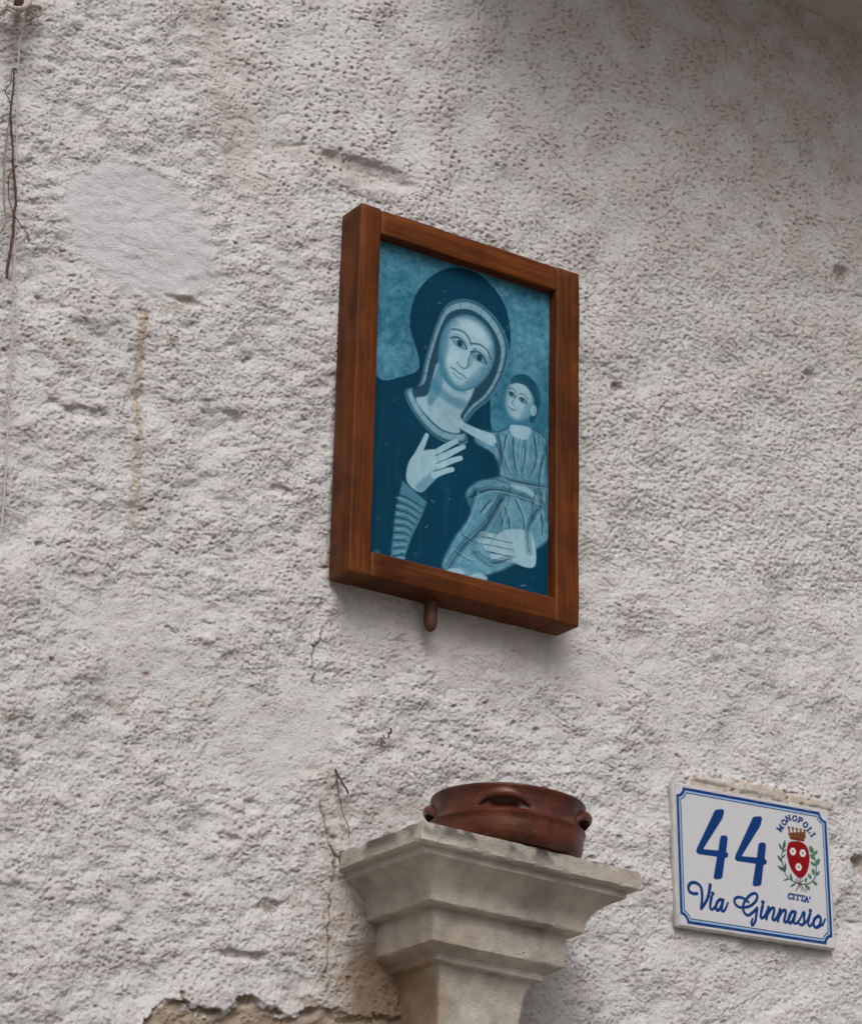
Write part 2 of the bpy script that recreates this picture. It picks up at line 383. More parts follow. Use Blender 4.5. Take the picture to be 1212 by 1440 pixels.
# balcony: a plastered slab whose underside roofs the wall
def box(bm, x0, x1, y0, y1, z0, z1, bev=0.0, seg=2):
    r = bmesh.ops.create_cube(bm, size=1.0)['verts']
    for p in r: p.co = Vector(((x0+x1)/2+p.co.x*(x1-x0), (y0+y1)/2+p.co.y*(y1-y0), (z0+z1)/2+p.co.z*(z1-z0)))
    if bev:
        es = list({e for p in r for e in p.link_edges})
        bmesh.ops.bevel(bm, geom=es, offset=bev, segments=seg, affect='EDGES', profile=.5)
BZ = 1.216; BX0, BX1, BP = -.80, 2.2, .35
bal = empty('balcony', ((BX0+BX1)/2, -.2, BZ)); tag(bal, 'plastered balcony slab jutting from the wall above the picture', 'balcony')
inv = bal.location
bm = bmesh.new(); nx, ny = 200, 40
gv = [[None]*(ny+1) for _ in range(nx+1)]
for i in range(nx+1):
    for j in range(ny+1):
        x = BX0+(BX1-BX0)*i/nx; y = .012-(BP+.012)*j/ny
        p = Vector((x*60, y*60, 3.1))
        d = .0030*mnoise.noise(p)+.0022*mnoise.noise(p*2.7)+.004*mnoise.noise(p*.2)-.014*math.exp(-abs(y)/.018)
        gv[i][j] = bm.verts.new((x-inv.x, y-inv.y, BZ+d-inv.z))
for i in range(nx):
    for j in range(ny): bm.faces.new((gv[i][j], gv[i][j+1], gv[i+1][j+1], gv[i+1][j]))
from_bm('soffit', bm, M_SLAB, bal)
bm = bmesh.new(); box(bm, BX0-inv.x, BX1-inv.x, -BP-inv.y, -.02-inv.y, BZ+.012-inv.z, BZ+.13-inv.z, .006)
from_bm('slab', bm, M_SLAB, bal)
bm = bmesh.new(); box(bm, BX0-.02-inv.x, BX1+.02-inv.x, -BP-.045-inv.y, -.03-inv.y, BZ+.128-inv.z, BZ+.165-inv.z, .010)
from_bm('edge_moulding', bm, M_SLAB, bal)

# ------------------------------------------------------------------ painter for flat prints
class Paint:
    def __init__(s, w, h, nx, ny, bgc):
        s.X, s.Y = np.meshgrid(np.linspace(0, w, nx), np.linspace(0, h, ny)); s.w, s.h = w, h; s.nx, s.ny = nx, ny
        s.C = np.empty((ny, nx, 3)); s.C[:] = bgc; s.aa = .75*max(w/nx, h/ny)
    def put(s, m, col, sl=None):
        if sl is None: sl = (slice(None), slice(None))
        s.C[sl] = s.C[sl]*(1-m[..., None])+np.asarray(col)*m[..., None]
    def box(s, P, pad):
        x0, y0 = P.min(0)-pad; x1, y1 = P.max(0)+pad
        i0, i1 = np.clip([int(x0/s.w*(s.nx-1)), int(x1/s.w*(s.nx-1))+2], 0, s.nx); j0, j1 = np.clip([int(y0/s.h*(s.ny-1)), int(y1/s.h*(s.ny-1))+2], 0, s.ny)
        return slice(j0, j1), slice(i0, i1)
    def mask_stroke(s, P, w, w2=None):
        P = np.asarray(P, float); sl = s.box(P, w+3*s.aa); X, Y = s.X[sl], s.Y[sl]
        if X.size == 0: return None, sl
        D, T = seg_dist(P, X, Y); ww = w if w2 is None else w+(w2-w)*T
        return np.clip((ww/2-D)/s.aa+.5, 0, 1), sl
    def stroke(s, P, w, col, k=1.0, w2=None, smoothed=True):
        m, sl = s.mask_stroke(catmull(P, 6) if smoothed and len(P) > 2 else P, w, w2)
        if m is not None: s.put(m*k, col, sl)
    def poly(s, P, col, k=1.0, smoothed=False, soft=1.0, ret=False):
        P = catmull(P, 6, True) if smoothed else np.asarray(P, float)
        pc_ = np.vstack([P, P[:1]]); sl = s.box(P, 4*s.aa*soft); X, Y = s.X[sl], s.Y[sl]
        D, _ = seg_dist(pc_, X, Y); sd_ = np.where(inside(P, X, Y), D, -D)
        m = np.clip(sd_/(s.aa*soft)+.5, 0, 1)
        if ret: return m, sd_, sl
        s.put(m*k, col, sl)
    def dot(s, c, rx, ry, col, k=1.0, ang=0.0, soft=1.0):
        sl = s.box(np.array([c]), max(rx, ry)+3*s.aa); X, Y = s.X[sl]-c[0], s.Y[sl]-c[1]
        ca, sa = math.cos(ang), math.sin(ang); a = X*ca+Y*sa; b = -X*sa+Y*ca
        d = (1-np.hypot(a/rx, b/ry))*min(rx, ry); s.put(np.clip(d/(s.aa*soft)+.5, 0, 1)*k, col, sl)
    def mesh(s, name, mat, parent, x0, z1, y):
        Vv = np.stack([s.X+x0, np.full(s.X.shape, y), z1-s.Y], -1).reshape(-1, 3)
        i = np.arange(s.nx*s.ny).reshape(s.ny, s.nx)
        q = np.stack([i[1:, :-1], i[1:, 1:], i[:-1, 1:], i[:-1, :-1]], -1).reshape(-1, 4)
        me = np_mesh(name, Vv, q); set_col(me, s.C.reshape(-1, 3)); return link(name, me, mat, parent)

# ------------------------------------------------------------------ framed picture
FX, FZ, FW, FH, FD = -.84759, .66299, .31213, .45262, .04538     # outer left, top, width, height, depth of the front
fr = empty('framed_picture', (FX+FW/2, 0, FZ-FH))
tag(fr, 'blue devotional print in a deep reddish brown wooden frame hung on the plaster', 'picture frame')
O = fr.location
ti = uw([(535.7, 331), (781.6, 403.6), (522.5, 776), (783, 839)], -FD)
IX0 = (ti[0, 0]+ti[2, 0])/2; IX1 = (ti[1, 0]+ti[3, 0])/2; IZ1 = (ti[0, 1]+ti[1, 1])/2; IZ0 = (ti[2, 1]+ti[3, 1])/2
print('opening', IX0-FX, FX+FW-IX1, FZ-IZ1, IZ0-(FZ-FH))
def board(name, x0, x1, y0, y1, z0, z1, mat, seed, bev=.0026):
    bm = bmesh.new(); box(bm, x0-O.x, x1-O.x, y0-O.y, y1-O.y, z0-O.z, z1-O.z, bev, 3)
    long_z = (z1-z0) > (x1-x0); axis = 2 if long_z else 0
    lo, hi = (z0-O.z, z1-O.z) if long_z else (x0-O.x, x1-O.x)
    for k in range(1, 36):
        co = Vector((0, 0, 0)); co[axis] = lo+(hi-lo)*k/36; no = Vector((0, 0, 0)); no[axis] = 1
        bmesh.ops.bisect_plane(bm, geom=bm.verts[:]+bm.edges[:]+bm.faces[:], plane_co=co, plane_no=no)
    for p in bm.verts:
        q_ = p.co+Vector((seed*3.1, seed*1.7, 0))
        p.co += Vector((mnoise.noise(q_*14), mnoise.noise(q_*14+Vector((9, 0, 0))), mnoise.noise(q_*14+Vector((0, 9, 0)))))*.0009
        p.co += Vector((mnoise.noise(q_*90), mnoise.noise(q_*90+Vector((9, 0, 0))), mnoise.noise(q_*90+Vector((0, 9, 0)))))*.00035
    return from_bm(name, bm, mat, fr, angle=40)
BK = -.002
board('stile', FX, IX0, -FD, BK, FZ-FH, FZ, M_WOOD_V, 1)
board('stile', IX1, FX+FW, -FD, BK, FZ-FH, FZ-.0004, M_WOOD_V, 2)
board('rail', IX0+.0004, IX1-.0004, -FD+.0006, BK, IZ1, FZ-.0004, M_WOOD_H, 3)
board('rail', IX0+.0004, IX1-.0004, -FD+.0004, BK, FZ-FH+.0003, IZ0, M_WOOD_H, 4)
PY = -FD+.016
bm = bmesh.new(); box(bm, IX0-.004-O.x, IX1+.004-O.x, PY+.0025-O.y, PY+.007-O.y, IZ0-.004-O.z, IZ1+.004-O.z)
from_bm('backing_board', bm, M_WOOD_H, fr, smooth=False)
# wooden peg under the lower rail
bm = bmesh.new(); pgx = un(606, 852, -.018)
prof = [(.0070, .006), (.0075, 0), (.0073, -.016), (.0078, -.026), (.0072, -.031), (.0052, -.0355), (.0025, -.0375)]
rings = []
for r_, z_ in prof:
    rings.append([bm.verts.new((pgx[0]-O.x+r_*math.cos(a)*(1+.06*math.sin(3*a)), -.018-O.y+r_*math.sin(a), FZ-FH+.001+z_-O.z)) for a in np.linspace(0, 2*math.pi, 18)[:-1]])
for a, b in zip(rings[:-1], rings[1:]):
    for i in range(17): bm.faces.new((a[i], b[i], b[(i+1) % 17], a[(i+1) % 17]))
bm.faces.new(rings[-1][::-1]); bm.faces.new(rings[0])
from_bm('peg', bm, simple('dark_peg', (.085, .026, .007), (.022, .007, .003), 70, .65), fr)

# the print: a plain generic mother and child in blue monochrome
KP = .84
PX0, PZ1 = IX0-.003, IZ1+.003; PWd, PHt = IX1-IX0+.006, IZ1-IZ0+.006
P = Paint(PWd, PHt, 350, 530, lin(48, 112, 138, KP))
def pp(L): a = uw(L, PY); return np.stack([a[:, 0]-PX0, PZ1-a[:, 1]], -1)
rg = np.random.default_rng(3)
def low(nx, ny, seed):
    r = np.random.default_rng(seed).standard_normal((ny, nx)); yi = np.linspace(0, ny-1.001, P.ny); xi = np.linspace(0, nx-1.001, P.nx)
    y0 = yi.astype(int); x0 = xi.astype(int); fy = (yi-y0)[:, None]; fx_ = (xi-x0)[None]; fy = fy*fy*(3-2*fy); fx_ = fx_*fx_*(3-2*fx_)
    g = lambda a, b: r[np.ix_(a, b)]
    return g(y0, x0)*(1-fy)*(1-fx_)+g(y0, x0+1)*(1-fy)*fx_+g(y0+1, x0)*fy*(1-fx_)+g(y0+1, x0+1)*fy*fx_
mott = .5*low(8, 12, 1)+.6*low(40, 60, 2)+.5*low(110, 170, 3)
P.put(np.clip(.30+.30*mott, 0, .8), lin(92, 148, 170, KP)); P.put(np.clip(-.25-.3*mott, 0, .7), lin(20, 84, 112, KP))
DK, LN, SK, SH, RB, RL = lin(0, 56, 80, KP), lin(4, 58, 82, KP), lin(152, 190, 206, KP), lin(56, 124, 152, KP), lin(80, 138, 162, KP), lin(128, 172, 190, KP)
P.dot(pp([(735, 575)])[0], .036, .044, lin(44, 112, 140, KP), .7, soft=12)
mantle = pp([(500, 880), (505, 552), (545, 535), (585, 522), (588, 500), (576, 455), (588, 408), (625, 378), (672, 384), (708, 425), (718, 478), (705, 530), (690, 556), (694, 620), (715, 690), (790, 760), (800, 900)])
P.poly(mantle, DK, 1.0, True, 2.0)
# mother's head, drawn in its own upright axes, then tilted
fc = pp([(655, 497)])[0]; TH = A(21)
def fp(L): c_, s_ = math.cos(TH), math.sin(TH); return np.array([(fc[0]+(x*c_-y*s_)*.001, fc[1]+(x*s_+y*c_)*.001) for x, y in L])   # mm, y down
egg = lambda kx, ky, dy=0: [(kx*37*math.sin(t)*(1-.13*(-math.cos(t))), ky*52*-math.cos(t)+dy) for t in np.linspace(0, 2*math.pi, 25)[:-1]]
hood = [(-47, -14), (-42, -44), (-18, -66), (14, -66), (42, -46), (51, -10), (47, 30), (35, 60), (31, 84), (40, 102), (10, 119), (-24, 113), (-50, 94), (-38, 74), (-43, 38)]
def shrink(L, k): c_ = np.mean(L, 0); return [tuple(c_+(np.array(p)-c_)*k) for p in L]
P.poly(fp([(x*1.06+1, y*1.035-1) for x, y in hood]), RB, .75, True, 2); P.poly(fp([(x*1.03+.5, y*1.02-.5) for x, y in hood]), LN, .8, True, 2)
P.poly(fp(hood), RL, .85, True, 2); m, sd_, sl = P.poly(fp(hood), RL, 1, True, 2, ret=True); P.put(m*(1-smooth(.0008, .0022, sd_))*.6, LN, sl)
for q_ in range(30):                                                          # short pleats across the lining
    a_ = catmull(fp(hood), 6, True); i_ = int(q_*len(a_)/30); c_ = a_.mean(0); P.stroke(np.array([a_[i_], a_[i_]+(c_-a_[i_])*.13+.0012]), .0011, LN, .5)
P.poly(fp(shrink(hood, .90)), LN, .92, True, 2)
P.poly(fp([(-26, 30), (-24, 78), (-36, 94), (-18, 104), (8, 108), (30, 98), (23, 82), (24, 28)]), SK, .9, True, 3)
P.poly(fp([(-26, 40), (-24, 80), (-18, 92), (-12, 76), (-14, 50)]), SH, .75, True, 7)
m, sd_, sl = P.poly(fp(egg(1, 1)), SK, 1, True, 2, ret=True)
P.put(m, SK, sl); P.put(m*.85*(1-smooth(0, .014, sd_)), SH, sl); P.put(m*(1-smooth(0, .0022, sd_))*.6, LN, sl)
P.poly(fp([(-34, -20), (-22, 10), (-20, 36), (-6, 46), (-22, 40), (-34, 14)]), SH, .55, True, 9); P.poly(fp([(22, 6), (30, -10), (32, 12), (20, 40), (10, 46)]), SH, .45, True, 9)
P.poly(fp([(-26, -34), (0, -46), (26, -34), (10, -28), (-10, -28)]), lin(178, 208, 220, KP), .5, True, 9); P.poly(fp([(-20, 8), (-8, 6), (-8, 22), (-18, 24)]), lin(176, 206, 218, KP), .6, True, 9)
P.poly(fp([(-32, 18), (-24, 42), (0, 52), (20, 46), (0, 44), (-18, 32)]), SH, .6, True, 6)
P.poly(fp([(-26, 56), (0, 62), (24, 56), (20, 70), (-18, 72)]), SH, .65, True, 8)
for sx in (-1, 1):
    ex = 15*sx+2
    P.dot(fp([(ex, -8)])[0], .0115, .0072, SH, .55, TH, 5)
    P.stroke(fp([(ex-12, -6), (ex-5, -12), (ex+4, -12), (ex+12, -6)]), .0020, LN, .95)
    P.stroke(fp([(ex-11, -5), (ex-2, -2), (ex+11, -5)]), .0011, LN, .7)
    P.dot(fp([(ex+1, -7)])[0], .0041, .0045, LN, .95, TH, 1.5)
    P.stroke(fp([(ex-15, -17), (ex-4, -23), (ex+7, -22), (ex+15, -15)]), .0026, LN, .75)
    P.stroke(fp([(ex-12, -13), (ex, -17), (ex+12, -12)]), .0010, LN, .45)
P.stroke(fp([(8, -14), (6, 2), (8, 14), (5, 19), (-1, 20), (-6, 17)]), .0017, LN, .75); P.stroke(fp([(10, -12), (10, 12)]), .0050, SH, .5)
P.stroke(fp([(-11, 29), (-4, 28), (1, 29), (6, 28), (12, 29)]), .0020, LN, .75); P.stroke(fp([(-6, 33), (1, 35), (8, 33)]), .0016, SH, .8)
# her raised hand and striped cuff
cuff = pp([(566, 676), (600, 706), (592, 728), (580, 752), (566, 790), (548, 800), (552, 760), (556, 720)])
P.poly(cuff, RB, .80, False, 4)
for k in range(9): P.stroke(pp([(556-k*.4, 694+k*11), (572-k*.6, 700+k*10), (596-k*4, 714+k*8)]), .0030-.0001*k, LN, .8, .0016)
for k in range(9): P.stroke(pp([(558-k*.4, 700+k*11), (574-k*.6, 705+k*10), (592-k*4, 719+k*8)]), .0022, RL, .5, .0012)
P.poly(pp([(572, 676), (575, 650), (588, 636), (612, 632), (626, 640), (622, 660), (604, 682), (590, 692)]), SK, .95, True, 2.5)
P.poly(pp([(596, 690), (622, 662), (626, 652), (606, 664), (584, 684)]), SH, .6, True, 6)
P.stroke(pp([(583, 648), (592, 630), (600, 612)]), .0095, SK, .95, .0055)
for a, b in (((615, 636), (642, 620)), ((620, 645), (652, 628)), ((618, 655), (648, 644)), ((610, 668), (636, 660))): P.stroke(pp([a, ((a[0]+b[0])/2, (a[1]+b[1])/2-1), b]), .0085, SK, .92, .0055)
for a, b in (((612, 641), (645, 625)), ((613, 652), (648, 637)), ((610, 663), (640, 653))): P.stroke(pp([a, b]), .0012, LN, .8)
# the child: round head, plain robe in folds
robe = pp([(700, 606), (728, 598), (762, 610), (776, 640), (778, 700), (776, 752), (744, 780), (712, 800), (668, 812), (622, 800), (636, 760), (660, 722), (654, 694), (672, 676), (700, 668), (694, 640), (668, 622), (672, 606)])
P.poly(robe, RB, 1, True, 2); 
m, sd_, sl = P.poly(robe, RB, 1, True, 2, ret=True); P.put(m*.35*np.clip(.5+mott[sl], 0, 1), RL, sl); P.put(m*(1-smooth(.0012, .0022, sd_))*.8, LN, sl)
for L in ([(712, 612), (708, 640), (716, 664)], [(722, 608), (722, 640), (728, 668)], [(750, 612), (754, 645), (744, 672)], [(738, 606), (738, 640), (734, 664)], [(700, 668), (728, 676), (762, 682)], [(698, 674), (730, 684), (764, 690)],
          [(664, 700), (690, 690), (722, 700)], [(676, 720), (694, 704), (706, 740), (690, 786)], [(704, 700), (716, 740), (704, 790)], [(724, 702), (736, 730), (734, 764)], [(650, 752), (676, 764), (712, 754)], [(640, 776), (670, 790), (712, 776)], [(744, 700), (760, 724), (762, 752)], [(764, 640), (758, 680), (768, 720)], [(684, 616), (696, 622), (704, 640)]):
    P.stroke(pp(L), .0021, LN, .85, .0012); P.stroke(pp([(a+3.5, b) for a, b in L]), .0030, RL, .5)
P.stroke(pp([(690, 618), (664, 606), (642, 594)]), .0150, SK, .95, .0085); P.stroke(pp([(646, 597), (634, 586)]), .0060, SK, .9); P.stroke(pp([(650, 594), (641, 580)]), .0045, SK, .9)
P.poly(pp([(718, 598), (746, 602), (740, 618), (722, 614)]), SK, .9, True, 2.5)
cc_ = pp([(730, 562)])[0]; HR = lin(20, 78, 102, KP); CT_ = A(12)
def cp(L): c_, s_ = math.cos(CT_), math.sin(CT_); return np.array([(cc_[0]+(x*c_-y*s_)*.001, cc_[1]+(x*s_+y*c_)*.001) for x, y in L])
P.poly(cp([(-16, -22), (-2, -35), (16, -33), (28, -16), (28, 8), (22, 22), (16, 8), (8, -14), (-6, -20)]), HR, .95, True, 2.5)
for k in range(7): P.stroke(cp([(-8+k*5, -30), (2+k*4, -24), (8+k*3.2, -12)]), .0010, SH, .45)
chin = cp([(-19, -8), (-15, -22), (0, -28), (14, -21), (21, -4), (19, 14), (8, 26), (-5, 29), (-16, 20), (-20, 6)])
m, sd_, sl = P.poly(chin, SK, 1, True, 2, ret=True); P.put(m, SK, sl); P.put(m*.8*(1-smooth(0, .0075, sd_)), SH, sl); P.put(m*.5*(1-smooth(0, .0016, sd_)), LN, sl)
P.poly(cp([(-17, -14), (-12, -28), (2, -34), (18, -28), (25, -8), (17, -14), (6, -21), (-6, -20)]), HR, .95, True, 2.5)
P.poly(cp([(10, -2), (18, 0), (16, 16), (6, 24), (8, 10)]), SH, .5, True, 7)
for ex, w_ in ((-11, 4.2), (5, 6)):
    P.dot(cp([(ex, -2)])[0], .0058, .0040, SH, .6, CT_, 4)
    P.stroke(cp([(ex-w_, -1), (ex-1, -4.6), (ex+w_, -1)]), .0015, LN, .95); P.stroke(cp([(ex-w_+1, 0), (ex, 1.8), (ex+w_-1, 0)]), .0008, LN, .6); P.dot(cp([(ex-1, -1.4)])[0], .0020, .0023, LN, .95)
    P.stroke(cp([(ex-w_-1, -7), (ex, -10), (ex+w_+1, -6.5)]), .0016, LN, .7)
P.stroke(cp([(-4, -4), (-8, 6), (-9, 9), (-5, 10.5)]), .0012, LN, .7); P.stroke(cp([(-12, 16), (-7, 16.6), (-1, 15.6)]), .0014, LN, .85); P.stroke(cp([(-9, 19.5), (-4, 19.5)]), .0012, SH, .8)
P.dot(cp([(22, 4)])[0], .0042, .0072, SK, .9, CT_, 2); P.stroke(cp([(21, 0), (24, 3), (22, 8)]), .0009, LN, .7)
P.stroke(pp([(722, 682), (742, 690), (756, 706)]), .0085, SK, .9, .0065)
# her other hand, under the child
P.poly(pp([(700, 752), (722, 744), (748, 752), (752, 796), (724, 792), (704, 776)]), SK, .92, True, 2.5)
for a, b in (((706, 758), (676, 750)), ((706, 766), (672, 759)), ((712, 776), (684, 770)), ((720, 786), (692, 782))): P.stroke(pp([a, b]), .0085, SK, .95, .0060)
for a, b in (((720, 764), (678, 754)), ((722, 774), (682, 765)), ((724, 784), (690, 777))): P.stroke(pp([a, b]), .0012, LN, .8)
fold = np.random.default_rng(12)
for k in range(46):                                                          # soft folds through the robe, fanning from the waist
    t_ = k/45; x0 = 700+62*t_+fold.uniform(-4, 4); y0 = 690+fold.uniform(-8, 14); x1 = 640+128*t_+fold.uniform(-5, 5); y1 = 800-34*t_+fold.uniform(-30, 0)
    bend = fold.uniform(-10, 10); L = pp([(x0, y0), ((x0+x1)/2+bend, (y0+y1)/2+bend*.5), (x1, y1)])
    if not (700 < x0 < 760 and y1 > 745 and 690 < x1 < 752): P.stroke(L, fold.uniform(.0014, .0042), LN if k % 2 else RL, fold.uniform(.18, .45), .0008)
for k in range(26):
    x0 = 702+66*k/25; L = pp([(x0, 612+fold.uniform(0, 8)), (x0+fold.uniform(-4, 4), 642), (x0*.75+183+fold.uniform(-5, 5), 672)]); P.stroke(L, fold.uniform(.0012, .0032), LN if k % 2 else RL, fold.uniform(.15, .4), .0008)
for k in range(18):                                                          # faint folds in the dark mantle
    x0 = fold.uniform(528, 690); y0 = fold.uniform(560, 800); L = pp([(x0, y0), (x0+fold.uniform(-8, 8), y0+40), (x0+fold.uniform(-16, 16), y0+fold.uniform(60, 110))])
    m, sl = P.mask_stroke(catmull(L, 6), fold.uniform(.002, .005)); P.put(m*.10, lin(40, 96, 122, KP), sl)
for k in range(260):                                                         # scuffs and pale flecks in the ground
    x0 = fold.uniform(528, 782); y0 = fold.uniform(345, 560); P.stroke(pp([(x0, y0), (x0+fold.uniform(-4, 4), y0+fold.uniform(1, 7))]), .0009, lin(128, 170, 186, KP), fold.uniform(.05, .25)*(0.25 if inside(mantle, *[np.array([[v_]]) for v_ in pp([(x0, y0)])[0]])[0, 0] else 1))
for L, w_ in (([(658, 700), (690, 688), (735, 698), (772, 714)], .0060), ([(704, 702), (684, 738), (652, 768), (630, 800)], .0075), ([(668, 690), (660, 716), (646, 744)], .0060), ([(756, 716), (742, 744), (744, 776)], .0060),
              ([(700, 668), (716, 676), (764, 684)], .0050), ([(768, 628), (772, 680), (770, 730)], .0060), ([(700, 612), (704, 640), (700, 664)], .0050), ([(666, 776), (690, 792), (716, 786)], .0060)):
    m, sl = P.mask_stroke(catmull(pp(L), 6), w_*1.6); P.put(m*.38, DK, sl); P.stroke(pp(L), .0020, LN, .85, .0012); P.stroke(pp([(a+5, b+3) for a, b in L]), .0032, RL, .45, .0016)
for a, b in ((640, 806), (672, 814)): P.dot(pp([(a, b)])[0], .013, .0060, SK, .8, A(-14), 3); P.stroke(pp([(a-12, b+3), (a, b+6), (a+12, b+2)]), .0012, LN, .8)
for k in range(40):
    x0 = fold.uniform(524, 782); y0 = fold.uniform(400, 830); a_ = fold.uniform(0, 3.14); l_ = fold.uniform(1, 6)
    P.stroke(pp([(x0, y0), (x0+l_*math.cos(a_), y0+l_*math.sin(a_))]), .0008, lin(160, 190, 200, KP), fold.uniform(.08, .4))
wear = np.clip(low(26, 40, 21)-1.1, 0, 1)*np.clip((P.Y/PHt-.72)*3, 0, 1)*np.clip(1-P.X/PWd*2.2, 0, 1); P.put(.5*wear, lin(120, 160, 176, KP))
for _ in range(0):                                                           # halftone softness
    P.C[1:-1, 1:-1] = (4*P.C[1:-1, 1:-1]+P.C[:-2, 1:-1]+P.C[2:, 1:-1]+P.C[1:-1, :-2]+P.C[1:-1, 2:])/8
P.C *= (1-.10*np.clip(low(5, 7, 9), -1, 1))[..., None]
P.C *= (1+.05*mott+.03*rg.standard_normal(mott.shape))[..., None]
P.mesh('print', M_PRINT, fr, PX0-O.x, PZ1-O.z, PY-O.y)

# ------------------------------------------------------------------ house number tile
SX, SZ, SW, SHt, SA = -.37145, .06735, .24, .17182, A(-1.55)
sg_y = -.0085
sc = (SX+SW/2, sg_y, SZ-SHt/2)
sg = empty('house_number_tile', sc, (0, SA, 0)); tag(sg, 'glazed white street tile with blue number 44, street name and red town crest', 'sign')
bm = bmesh.new(); box(bm, -SW/2, SW/2, 0, .0085, -SHt/2, SHt/2, .0022, 2)
bmesh.ops.subdivide_edges(bm, edges=bm.edges[:], cuts=3, use_grid_fill=True)
me_p = from_bm('plate', bm, None, sg); me_p.data.materials.append(simple('tile_body', (.47, .46, .46), (.38, .36, .34), 60, .55, .0002))
# homography photo pixel -> tile metres
src = np.array([(945.2, 1099.8), (1167, 1140), (950.4, 1302.4), (1174, 1337)]); dst = np.array([(0, 0), (SW, 0), (0, SHt), (SW, SHt)])
M_ = []
for (x, y), (u, w_) in zip(src, dst): M_ += [[x, y, 1, 0, 0, 0, -u*x, -u*y, -u], [0, 0, 0, x, y, 1, -w_*x, -w_*y, -w_]]
Hm = np.linalg.svd(np.array(M_))[2][-1].reshape(3, 3)
mg = .0022
def hp_(L):
    a = np.c_[np.asarray(L, float), np.ones(len(L))]@Hm.T; return a[:, :2]/a[:, 2:]-mg
KS = .80
T_ = Paint(SW-2*mg, SHt-2*mg, 430, 310, lin(206, 206, 212, KS))
BL, BD, LB = lin(8, 58, 122, KS), lin(12, 38, 84, KS), lin(150, 184, 222, KS)
ins = .0048-mg; Wp, Hp = SW-2*mg, SHt-2*mg
rect = np.maximum(np.abs(T_.X-Wp/2)-(Wp/2-ins), np.abs(T_.Y-Hp/2)-(Hp/2-ins))
cd_ = np.hypot(np.minimum(T_.X-ins, Wp-ins-T_.X), np.minimum(T_.Y-ins, Hp-ins-T_.Y))
d_ = np.maximum(rect, .0100-cd_)
band = lambda a, b: np.clip((-d_-a)/T_.aa+.5, 0, 1)*np.clip((b+d_)/T_.aa+.5, 0, 1)
T_.put(band(.0030, .0062), LB); T_.put(band(0, .0036), BL); T_.put(band(.0058, .0070), BD)
ra = lambda L: hp_([(955+a/11.018, 1230+b/11.018) for a, b in L]); rb = lambda L: hp_([(1060+a/11.018, 1240+b/11.018) for a, b in L])
rc = lambda L: hp_([(1080+a/10.289, 1135+b/10.289) for a, b in L]); rd = lambda L: hp_([(940+a/8.08, 1090+b/8.08) for a, b in L])
four = [(515, 420), (535, 402), (605, 395), (625, 408), (630, 435), (605, 510), (390, 842), (392, 850), (555, 865), (580, 715), (600, 694), (650, 695), (668, 725), (648, 876), (672, 905), (665, 940), (632, 955), (602, 1165), (585, 1188), (520, 1195), (498, 1170), (540, 938), (325, 907), (303, 880), (312, 840), (500, 455)]
T_.poly(rd(four), BL)
T_.poly(rd([(a+434+(.012*(b-400)), b+80) for a, b in four]), BL)
W1 = .0045
def st_(f, L, w=1.0, w2=None): T_.stroke(f(L), W1*w, BL, 1, None if w2 is None else W1*w2)
st_(ra, [(258, 300), (200, 300), (140, 265), (125, 200), (160, 142), (230, 132), (300, 175), (330, 250), (335, 380), (320, 530)], .92)
st_(ra, [(322, 530), (370, 465), (425, 360), (450, 250), (462, 170)], .8, 1.1)
st_(ra, [(482, 350), (466, 440), (458, 510), (482, 545), (520, 520), (545, 480)], .95, .7); T_.dot(ra([(500, 300)])[0], .0028, .0026, BL)
st_(ra, [(655, 405), (610, 395), (562, 450), (548, 530), (578, 558), (622, 515), (655, 420)], .95); st_(ra, [(662, 400), (644, 490), (640, 565), (672, 568), (708, 510), (735, 440)], .95, .6)
st_(ra, [(1050, 432), (1010, 398), (950, 365), (880, 360), (838, 400), (848, 460), (905, 508), (990, 515), (1090, 488), (1168, 420), (1193, 345), (1160, 300), (1090, 322), (1012, 400), (968, 500), (985, 590), (1040, 636), (1110, 600), (1172, 545)], .85)
st_(ra, [(1188, 525), (1172, 640), (1155, 730), (1112, 790), (1096, 755), (1115, 695)], .95, .7)
st_(rb, [(118, 380), (96, 470), (84, 540), (104, 572), (150, 530), (195, 440)], 1, .7); T_.dot(rb([(122, 326)])[0], .0030, .0026, BL)
for dx, dy in ((0, 0), (180, 34)):
    st_(rb, [(210+dx, 405+dy), (190+dx, 490+dy), (170+dx, 580+dy)], 1); st_(rb, [(176+dx, 540+dy), (228+dx, 455+dy), (272+dx, 412+dy), (298+dx, 432+dy), (284+dx, 515+dy), (268+dx, 575+dy), (290+dx, 603+dy), (330+dx, 570+dy), (368+dx, 500+dy)], .85)
st_(rb, [(622, 488), (580, 472), (532, 540), (517, 618), (546, 648), (590, 600), (625, 500)], .95); st_(rb, [(630, 480), (606, 590), (604, 648), (640, 652), (690, 600), (740, 510)], .95, .6)
st_(rb, [(735, 520), (762, 484), (772, 512), (762, 530)], .8); st_(rb, [(745, 500), (764, 590), (756, 656), (716, 680), (676, 652)], 1, .8); st_(rb, [(745, 672), (790, 640), (840, 540)], .6)
st_(rb, [(855, 510), (832, 600), (824, 670), (848, 698), (890, 655), (920, 600)], .95, .6); T_.dot(rb([(862, 460)])[0], .0028, .0026, BL)
st_(rb, [(985, 545), (925, 590), (906, 670), (940, 718), (990, 700), (1022, 625), (1010, 555), (975, 542)], .95); st_(rb, [(1000, 692), (1050, 678), (1092, 590)], .8, .6)
